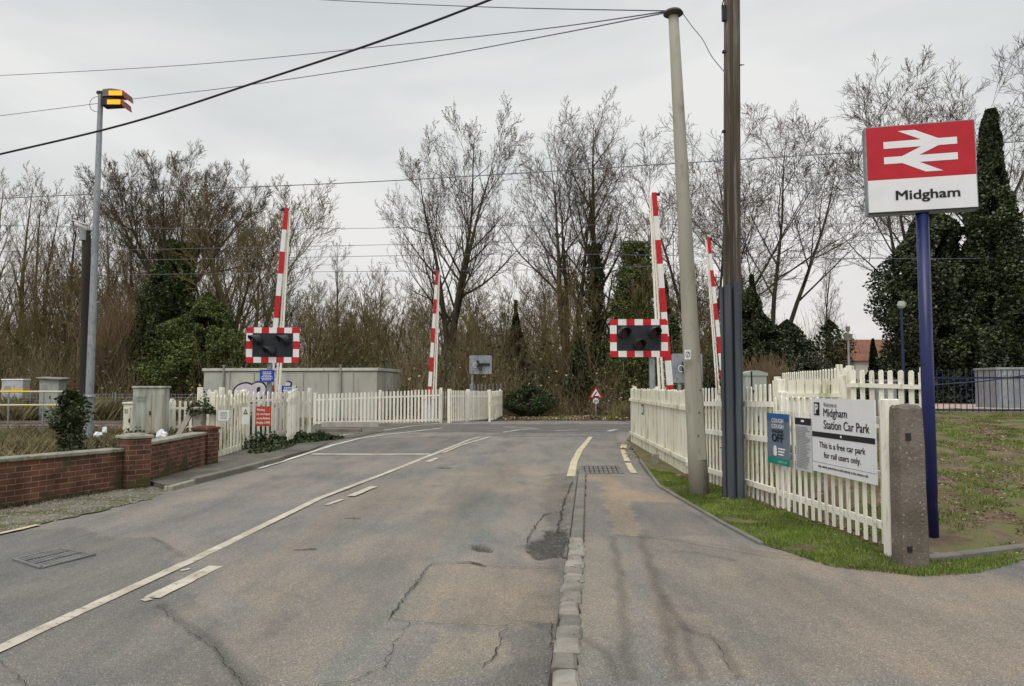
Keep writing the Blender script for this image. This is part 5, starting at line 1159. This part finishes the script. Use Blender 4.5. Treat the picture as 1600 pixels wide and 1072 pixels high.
# --- bare crowns behind the sign
t, T = tree_proto('bare_tree', 'bare tree whose crown spreads behind the station sign', 'tree', 33, 15, .34, mod(nc=[8, 6, 6, 4, 0], lr=.38, bole=.2, tilt=(14, 38), up=[.05, .05, .05, .05, .05], ang=[(28, 50), (26, 48), (24, 46), (22, 42), (0, 1)]), M['barkdark'], M['twig'], leaders=4)
place(t, at_px(1450, 34), 34, hgt(135, 34), 14.7, .9)
t2 = copy_tree(t); t2['label'] = 'tall bare tree above the ivy column at the right edge'; place(t2, at_px(1570, 33), 33.5, hgt(110, 33), 14.7, 3.0)
# --- left big tree over the ivy
t, T = tree_proto('bare_tree', 'broad dark bare tree rising out of ivy left of the left barrier', 'tree', 41, 14, .42, mod(nc=[11, 8, 7, 4, 0], lr=.36, bole=.42, tilt=(18, 52), up=[.08, .08, .06, .05, .05], wob=[.10, .13, .14, .14, .13]), M['barkdark'], M['twig'], leaders=6, ivy=(0, 9.0, 2.0, 48000, .135, M['ivygreen']))
place(t, at_px(268, 42), 42, hgt(252, 42), 13.2, .9); t.scale = (t.scale[0]*.86, t.scale[1]*.86, t.scale[2])
# --- slender poplars on the left
SL = mod(nc=[26, 6, 5, 3, 0], ang=[(18, 34), (20, 38), (22, 42), (25, 45), (0, 1)], len=[.36, .45, .45, .45, .4], span=[(.12, .98), (.2, .97), (.2, .97), (.2, .95), (0, 1)], sh=[.7, .4, .3, .3, 0], up=[.02, .09, .06, .05, .05], rr=[.42, .5, .55, .6, .6])
tp, T = tree_proto('slender_tree', 'slender pale bare tree at the far left edge of the wood', 'tree', 51, 15, .22, SL, M['barkgreen'], M['twigolive'])
place(tp, at_px(18, 50), 50, hgt(272, 50), 15, 0)
tp2, T = tree_proto('slender_tree', 'slender bare tree just left of the camera pole', 'tree', 52, 14, .20, SL, M['barkdark'], M['twig'])
place(tp2, at_px(97, 47), 47, hgt(300, 47), 14, 0)
tr3, T = tree_proto('sapling', 'thin sapling among the tangled understorey of the wood', 'tree', 53, 9, .10, mod(lv=3, nc=[14, 6, 5, 0, 0], ang=[(20, 45)]*5, len=[.45, .5, .5, .4, .4], span=[(.15, .98)]*5, wob=[.08, .15, .2, .2, .2], rmin=.012), M['barkgreen'], M['twigolive'], thr=.02)
place(tr3, at_px(150, 41), 41, 8, 9, 0)
tr4, T = tree_proto('bushy_tree', 'mid-height bushy bare tree in the wood behind the crossing', 'tree', 54, 10, .22, mod(nc=[10, 7, 6, 4, 0], bole=.15, tilt=(12, 38)), M['barkgreen'], M['twigolive'], leaders=4, group='bushy bare trees in the wood')
place(tr4, at_px(390, 45), 45, hgt(290, 45), 9.6, .2); tr4['label'] = 'bushy bare tree directly left of the left barrier'
rnd = random.Random(77)
def many(proto, specs, H0, label, group):
    for i, (px, Y, py) in enumerate(specs):
        c_ = copy_tree(proto); c_['label'] = label; c_['group'] = group; place(c_, at_px(px, Y), Y, hgt(py, Y), H0, rnd.uniform(0, 6.28)); c_.scale = (c_.scale[0]*rnd.uniform(.85, 1.25), c_.scale[1]*rnd.uniform(.85, 1.25), c_.scale[2])
many(tp, [(50, 56, 300), (-15, 47, 285), (175, 55, 330), (530, 54, 385), (585, 60, 420), (480, 58, 450), (1015, 55, 400)], 15, 'slender bare tree standing among others in the wood', 'slender bare trees in the wood')
many(tp2, [(65, 49, 310), (130, 52, 292), (205, 50, 310), (330, 54, 320), (435, 50, 370), (850, 54, 400), (1290, 60, 400), (-70, 50, 270)], 14, 'dark slim bare tree standing among others in the wood', 'dark slim bare trees in the wood')
many(tr4, [(150, 48, 400), (545, 50, 475), (620, 54, 480), (765, 54, 500), (480, 50, 460), (1060, 50, 430), (345, 50, 330), (60, 46, 480), (700, 56, 460), (900, 56, 420), (1130, 50, 430), (230, 49, 350)], 9.6, 'bushy bare tree in the thick of the wood', 'bushy bare trees in the wood')
sp = []
for i in range(120):
    sp.append((rnd.uniform(-120, 1160), rnd.uniform(39.5, 52), rnd.uniform(430, 560)))
many(tr3, sp, 9, 'thin sapling among the tangled understorey of the wood', 'saplings in the understorey'); tr3['group'] = 'saplings in the understorey'

# dense thicket: upright twigs, one stuff object per tone
def thicket(name, m, x0, x1, y0, y1, n, hmin, hmax, seed, lean=.12, droop=0.0, label=None, w_=.012, zb=.2, clump_=0, wb=.045):
    rg = np.random.default_rng(seed); X = rg.uniform(x0, x1, n); Y = rg.uniform(y0, y1, n); Hh = rg.uniform(hmin, hmax, n)*(.8+.45*np.sin(X*.9+seed)*np.sin(X*.37+1)); A = rg.uniform(0, 6.28, n); Ln = rg.uniform(0, lean, n)*Hh
    seg = 5; Vv = []; Ff = []; k = np.linspace(0, 1, seg+1)
    for x, y, h, a_, l in zip(X, Y, Hh, A, Ln):
        b = len(Vv); ca, sa = math.cos(a_), math.sin(a_); wob = np.cumsum(rg.normal(0, wb*h, (seg+1, 2)), 0); wob[0] = 0; sx, sy = -sa, ca
        if abs(sx) < .4: sx = .8
        for i, q in enumerate(k):
            px = x+ca*l*q**1.6+wob[i, 0]; py = y+sa*l*q**1.6+wob[i, 1]; pz = zb+h*(q-droop*q**3); ww = w_*(1.1-.7*q); Vv.append((px-sx*ww, py-sy*ww, pz)); Vv.append((px+sx*ww, py+sy*ww, pz))
        for i in range(seg): Ff.append((b+2*i, b+2*i+1, b+2*i+3, b+2*i+2))
    me = bpy.data.meshes.new(name); me.from_pydata(Vv, [], Ff); me.materials.append(m); o = bpy.data.objects.new(name, me); COL.objects.link(o); return tag(o, label, kind='stuff')
thicket('far_wood', M['thicket'], -55, 22, 50, 64, 15000, 3.5, 7.0, 1, .3, w_=.018)
thicket('far_wood', M['twig'], -60, 30, 62, 80, 8000, 4.5, 7.2, 2, .25, w_=.026)
thicket('undergrowth', M['thicket'], -45, 13, 38, 50, 24000, 1.2, 4.2, 3, .7, w_=.008, wb=.07)
thicket('undergrowth', M['twigred'], -40, 16, 37.2, 44, 15000, .5, 1.9, 4, 1.2, .4, w_=.007, wb=.10)
thicket('willow_brush', M['twigred'], at_px(152, 41), at_px(205, 41), 40, 43, 2600, 2.5, 8.4, 5, .45, .15, w_=.009)
thicket('willow_brush', M['twigred'], at_px(120, 41), at_px(225, 41), 40, 43, 2200, 1.5, 5.6, 15, .6, .2, w_=.009)
thicket('willow_brush', M['twigred'], at_px(290, 44), at_px(400, 44), 43.5, 46, 1800, 2.5, 7.6, 6, .4, .1, w_=.010)
thicket('reeds', M['strawgrass'], at_px(955, 36), at_px(1010, 36), 35.6, 37, 800, .6, 1.8, 7, .8, .3, w_=.008, zb=0)
thicket('dead_reeds', M['twigred'], at_px(1150, 24), at_px(1215, 24), 23.2, 25.5, 1600, 1.2, 2.1, 9, .3, w_=.008, zb=.5)
# scattered leaves in understorey, brown and ivy
def scatter_leaves(name, m, x0, x1, y0, y1, z0, z1, n, s0, s1, seed, thr=0.0, fade=True):
    rg = np.random.default_rng(seed); X = rg.uniform(x0, x1, n); Y = rg.uniform(y0, y1, n); Z = z0+(z1-z0)*rg.random(n)**(1.8 if fade else 1); k = [noise.noise((a*.5, b*.5, c*.6+seed)) > thr for a, b, c in zip(X, Y, Z)]
    P = np.stack([X, Y, Z], 1)[k]; return tag(leaf_obj(name, P, rg.uniform(s0, s1, len(P)), m, seed=seed), kind='stuff')
scatter_leaves('understorey_ivy', M['ivy'], -40, 14, 38, 46, .2, 4.0, 30000, .10, .22, 1, .12)
scatter_leaves('understorey_leaves', M['litter'], -45, 14, 36.5, 46, .1, 2.6, 26000, .08, .18, 2, .0)
scatter_leaves('leaf_litter', M['litter'], -12, 6, 35.0, 38, .06, .14, 6000, .07, .16, 3, -.5, False)

# ivy masses on the right
def ivy_tree(label, px, Y, pyt, rad, n, size, m, seed, prof, pyb=None, z0=.3, name='ivy_clad_tree', yoff=0):
    x = at_px(px, Y); H = hgt(pyt, Y, z0); t = thing(name, label, 'tree', (x, Y, z0)); mb = MB(); mb.tube([(0, 0, -.3), (.1, 0, H*.5), (0, 0, H*.93)], [.3, .2, .06], 8)
    rn = random.Random(seed)
    for i in range(14): z = H*rn.uniform(.25, .9); a_ = rn.uniform(0, 6.28); l = prof(z/H)*rad*.8; mb.tube([(0, 0, z), (math.cos(a_)*l*.6, math.sin(a_)*l*.6, z+l*.3), (math.cos(a_)*l, math.sin(a_)*l, z+l*.7)], [.07, .04, .015], 5)
    mb.build('trunk', M['barkdark'], t)
    c_ = clump(n, (0, H), lambda k: rad*prof(k), seed, .42, nscale=.55, shell=.38); rg = np.random.default_rng(seed); leaf_obj('foliage', c_, rg.uniform(size*.55, size*1.35, len(c_)), m, t, seed, up=.2); return t
bell = lambda a, b: (lambda k: (min(1, (k/a)**.6) if k < a else max(.02, 1-((k-a)/(1-a))**b)))
ivy_tree('broad rounded ivy-covered tree directly behind the blue sign pole', 1462, 30, 326, 1.9, 95000, .12, M['ivydark'], 61, lambda k: (.75+.3*k if k < .5 else .95*(1-((k-.5)/.5)**2.6)+.04))
ivy_tree('narrow ivy-covered tree tapering to a point near the right edge', 1564, 28.5, 172, 1.75, 90000, .115, M['ivydark'], 62, lambda k: (.95 if k < .36 else max(.07, .95-(k-.36)/.64*.87)))
ivy_tree('dark ivy-covered mass at the right picture edge', 1632, 29, 350, 2.3, 60000, .125, M['ivydark'], 63, bell(.4, 2.5))
ivy_tree('low dark ivy-covered tree filling the gap between the two tall ivy trees', 1512, 31.5, 400, 1.5, 42000, .12, M['ivydark'], 66, bell(.5, 2.6))
ivy_tree('ivy-smothered trunk at the foot of the broad bare tree right of the poles', 1178, 37, 430, 2.1, 60000, .125, M['ivydark'], 64, lambda k: (.95 if k < .35 else max(.05, 1-((k-.35)/.65)**.7)*.95))
ivy_tree('dark evergreen bush spreading right of the wooden pole', 1232, 38, 500, 1.9, 36000, .12, M['ivydark'], 65, bell(.4, 2))
ivy_tree('open leafy evergreen shrub beside the grey platform mast', 1298, 40, 500, 1.4, 4200, .15, M['ivy'], 67, bell(.55, 2.2), name='evergreen_shrub')
ivy_tree('small dark conifer in front of the red-roofed house', 1366, 42, 530, 1.1, 7000, .14, M['conifer'], 68, lambda k: max(.03, 1-k), name='conifer')
ivy_tree('rounded low shrub beside the house and the globe lamp', 1398, 41, 560, 1.4, 6000, .13, M['ivy'], 69, bell(.4, 2), name='evergreen_shrub')
ivy_tree('low hedge-like shrub behind the half-open picket gate', 1260, 33, 560, 2.2, 22000, .11, M['ivydark'], 70, bell(.4, 2.4), name='evergreen_shrub')
# left evergreens
ivy_tree('dome of green ivy behind the grey building beside the left barrier', 322, 40.5, 458, 2.9, 85000, .125, M['ivygreen'], 71, bell(.35, 1.7), name='ivy_shrub')
ivy_tree('column of dark green ivy left of the grey building', 252, 41, 400, 1.6, 50000, .12, M['ivy'], 72, bell(.4, 2.0))
ivy_tree('dark glossy holly bush at the far side of the road', 824, 37.2, 597, 1.25, 16000, .085, M['ivy'], 73, bell(.35, 2.2), name='holly_bush', z0=.05)
ivy_tree('dark pointed conifer in the wood left of the multi-stemmed tree', 806, 48, 470, 1.3, 9000, .17, M['conifer'], 74, lambda k: max(.04, 1-k**.8), name='conifer')
ivy_tree('ivy-covered lower trunk right of the road sign', 905, 39.5, 520, .8, 8000, .14, M['ivy'], 75, bell(.3, 1.2), name='ivy_clad_tree')
ivy_tree('thin ivy-covered trunk beneath the right barrier', 1040, 43, 430, 1.2, 11000, .16, M['ivygreen'], 76, bell(.3, 1.5), name='ivy_clad_tree')
# ivy-wrapped stump post by brick wall
t = thing('ivy_clump', 'ivy-smothered short post behind the low brick wall', 'plant', (at_px(113, 14), 14, 0)); mb = MB(); mb.tube([(0, 0, 0), (0, 0, 1.2)], .06, 8); mb.build('post', M['conc'], t)
c_ = np.concatenate([clump(1500, (.0, .9), lambda k: .16+.1*k, 81, .4, nscale=3), clump(2600, (.7, 1.5), lambda k: .42*(1-abs(k-.45)*1.3), 82, .5, nscale=3)]); rg = np.random.default_rng(5); leaf_obj('foliage', c_, rg.uniform(.04, .085, len(c_)), M['ivy'], t, 83)
def low_clump(name, label, cx, cy, rx, ry, h, n, s, m, seed, z=.02, rz=0, cat='plant'):
    rg = np.random.default_rng(seed); a_ = rg.uniform(0, 6.28, n); r = rg.random(n)**.5; k = np.array([.65+.7*noise.noise((math.cos(q)*r_*2+seed, math.sin(q)*r_*2, 0)) for q, r_ in zip(a_, r)])
    X, Y = np.cos(a_)*r*rx, np.sin(a_)*r*ry; Z = rg.random(n)*h*np.clip(1-r**2*.8, .1, 1)*k; c, s_ = math.cos(rz), math.sin(rz)
    return tag(leaf_obj(name, np.stack([X*c-Y*s_, X*s_+Y*c, Z], 1), rg.uniform(s*.6, s*1.4, n), m, seed=seed, loc=(cx, cy, z)), label, cat)
low_clump('bramble_patch', 'tangled bramble and ivy patch behind the short brick wall', at_px(190, 13.3), 13.2, 1.25, 1.0, .95, 6500, .06, M['bramble'], 84)
low_clump('ivy_patch', 'ivy thicket seen through the left picket fence behind the red notice', -7.0, 19.3, .6, 2.4, 1.3, 9000, .07, M['ivy'], 91)
low_clump('bramble_patch', 'low brambles at the foot of the rusty cabinet', at_px(262, 17), 16.5, 1.1, 1.6, .8, 5000, .065, M['bramble'], 87)
low_clump('ivy_patch', 'dark ivy spreading along the foot of the picket fence with the red notice', G(428, 702).x, G(428, 702).y, 2.3, .38, .30, 5500, .07, M['ivy'], 85, .02, math.atan2(3.2, -.35))
low_clump('ivy_patch', 'dark ivy at the foot of the latch post by the left barrier', G(476, 690).x, G(476, 690).y, 1.7, .5, .35, 4000, .075, M['ivy'], 86, .02, R(65))
low_clump('ivy_patch', 'leafy ivy sprays draped over the stub post by the gate', at_px(314, 15.6), 15.7, .32, .3, .55, 900, .06, M['ivy'], 88, 1.0)
# grasses
def blades(name, m, P, n, h0, h1, wd, seed, zf=lambda x, y: 0, lean=.5, thr=None, nsc=1.2):
    rg = np.random.default_rng(seed); P2 = [(p[0], p[1]) for p in P]; x0, x1 = min(p[0] for p in P2), max(p[0] for p in P2); y0, y1 = min(p[1] for p in P2), max(p[1] for p in P2)
    X = rg.uniform(x0, x1, n); Y = rg.uniform(y0, y1, n); k = inpoly(X, Y, P2); X, Y = X[k], Y[k]
    nv = np.array([noise.noise((a*nsc, b*nsc, seed)) for a, b in zip(X, Y)])
    if thr is not None: k = nv+rg.normal(0, .08, len(nv)) > thr; X, Y, nv = X[k], Y[k], nv[k]
    n = len(X); Z = np.array([zf(a, b) for a, b in zip(X, Y)]); Hh = rg.uniform(h0, h1, n)*(1+.7*nv); A = rg.uniform(0, 6.28, n); B = rg.uniform(0, 6.28, n); Ln = rg.uniform(.1, lean, n)*Hh
    c = np.stack([X, Y, Z], 1); s = np.stack([np.cos(A), np.sin(A), 0*A], 1)*wd; l = np.stack([np.cos(B)*Ln, np.sin(B)*Ln, Hh], 1)
    vv = np.stack([c-s, c+s, c+l*.55+s*.7+np.array([0, 0, .0]), c+l*np.array([1.3, 1.3, 1.0])], 1).reshape(-1, 3)
    me = bpy.data.meshes.new(name); me.vertices.add(4*n); me.vertices.foreach_set('co', vv.ravel()); me.loops.add(4*n); me.loops.foreach_set('vertex_index', np.arange(4*n, dtype=np.int32)); me.polygons.add(n); me.polygons.foreach_set('loop_start', np.arange(0, 4*n, 4, dtype=np.int32)); me.update(calc_edges=True); me.materials.append(m)
    o = bpy.data.objects.new(name, me); COL.objects.link(o); return tag(o, kind='stuff')
gv = PX([(1010, 735), (1035, 762), (1085, 795), (1130, 822), (1190, 857), (1300, 895), (1440, 910), (1530, 905), (1600, 886)]); gverge = [(p.x, p.y) for p in gv] + [(5.3, 7.0), (4.0, 6.6), (3.50, 6.9), (3.34, 9.3), (3.10, 12.0), (3.0, 12.6)]
blades('grass', M['grass'], gverge, 190000, .012, .042, .0035, 1, lambda x, y: .045, thr=-.46, nsc=2.2)
blades('grass', M['grass'], [(3.5, 6.8), (9, 6.6), (14, 20), (4.6, 20), (3.6, 12)], 260000, .012, .05, .0045, 2, lambda x, y: bank_z(x, y)+.045, thr=.03, nsc=2.1)
blades('grass', M['grass'], [(-4, 35.6), (6, 35.6), (6, 36.8), (-4, 36.8)], 9000, .05, .14, .012, 6, lambda x, y: .06, thr=-.1, nsc=.7)
blades('dry_grass', M['strawgrass'], [(-22, 13.5), (-7.2, 13.5), (-7.0, 17), (-8.3, 24), (-24, 24)], 46000, .10, .36, .008, 3, lambda x, y: .02, thr=-.1, nsc=.7, lean=.8)
blades('dry_grass', M['strawgrass'], [(-24, 32.6), (-13, 32.6), (-13, 35), (-24, 35)], 14000, .3, .95, .014, 4, lambda x, y: .02, thr=-.1, nsc=.5, lean=.8)
blades('weeds', M['bramble'], [(-7.15, 7.7), (-6.0, 11.2), (-5.86, 11.1), (-6.95, 7.6)], 6000, .02, .07, .006, 5, lambda x, y: .02, thr=-.2, nsc=2)
def litter(name, P, n, s0, s1, seed, zf, thr=-.2):
    rg = np.random.default_rng(seed); P2 = [(p[0], p[1]) for p in P]; X = rg.uniform(min(p[0] for p in P2), max(p[0] for p in P2), n); Y = rg.uniform(min(p[1] for p in P2), max(p[1] for p in P2), n); k = inpoly(X, Y, P2); X, Y = X[k], Y[k]
    k = np.array([noise.noise((a*1.1, b*1.1, seed)) > thr for a, b in zip(X, Y)]); X, Y = X[k], Y[k]; Z = np.array([zf(a, b) for a, b in zip(X, Y)]); c_ = np.stack([X, Y, Z], 1)
    return tag(leaf_obj(name, c_, rg.uniform(s0, s1, len(c_)), M['litter'], seed=seed, up=-.3, asp=.6), kind='stuff')
litter('leaf_litter', [(3.4, 6.8), (9, 6.6), (15, 20), (3.5, 20)], 75000, .012, .045, 1, lambda x, y: bank_z(x, y)+.06)
litter('leaf_litter', [(2.7, 12.8), (3.05, 11.5), (3.25, 9), (3.45, 7), (3.6, 7), (3.5, 10), (3.2, 13)], 9000, .012, .035, 2, lambda x, y: .07)
litter('leaf_litter', gverge, 2600, .012, .03, 6, lambda x, y: .07)
litter('leaf_litter', [(2.6, 13), (3.3, 21), (2.9, 21), (2.5, 16)], 2000, .015, .04, 3, lambda x, y: .02)
# fallen sticks on bank
mb = MB(); rn = random.Random(3)
for i in range(40):
    x, y = rn.uniform(4, 8), rn.uniform(7.2, 14); a_ = rn.uniform(0, 3.14); l = rn.uniform(.15, .6); z = bank_z(x, y)+.06; mb.tube([(x, y, z), (x+math.cos(a_)*l*.5, y+math.sin(a_)*l*.5, z+.015), (x+math.cos(a_)*l, y+math.sin(a_)*l, z+.0)], [.006, .005, .003], 4)
tag(mb.build('twigs', M['twigred']), kind='stuff')
# small stub post at boarded fence
p = G(1024, 728); mb = MB(); mb.box((0, 0, .12), (.13, .13, .26), bev=.02); tag(mb.build('stub_post', M['coping'], loc=(p.x, p.y, 0)), 'short mossy stub post at the foot of the boarded fence', 'post')
p = G(1004, 716)
print('objects', len(bpy.data.objects))
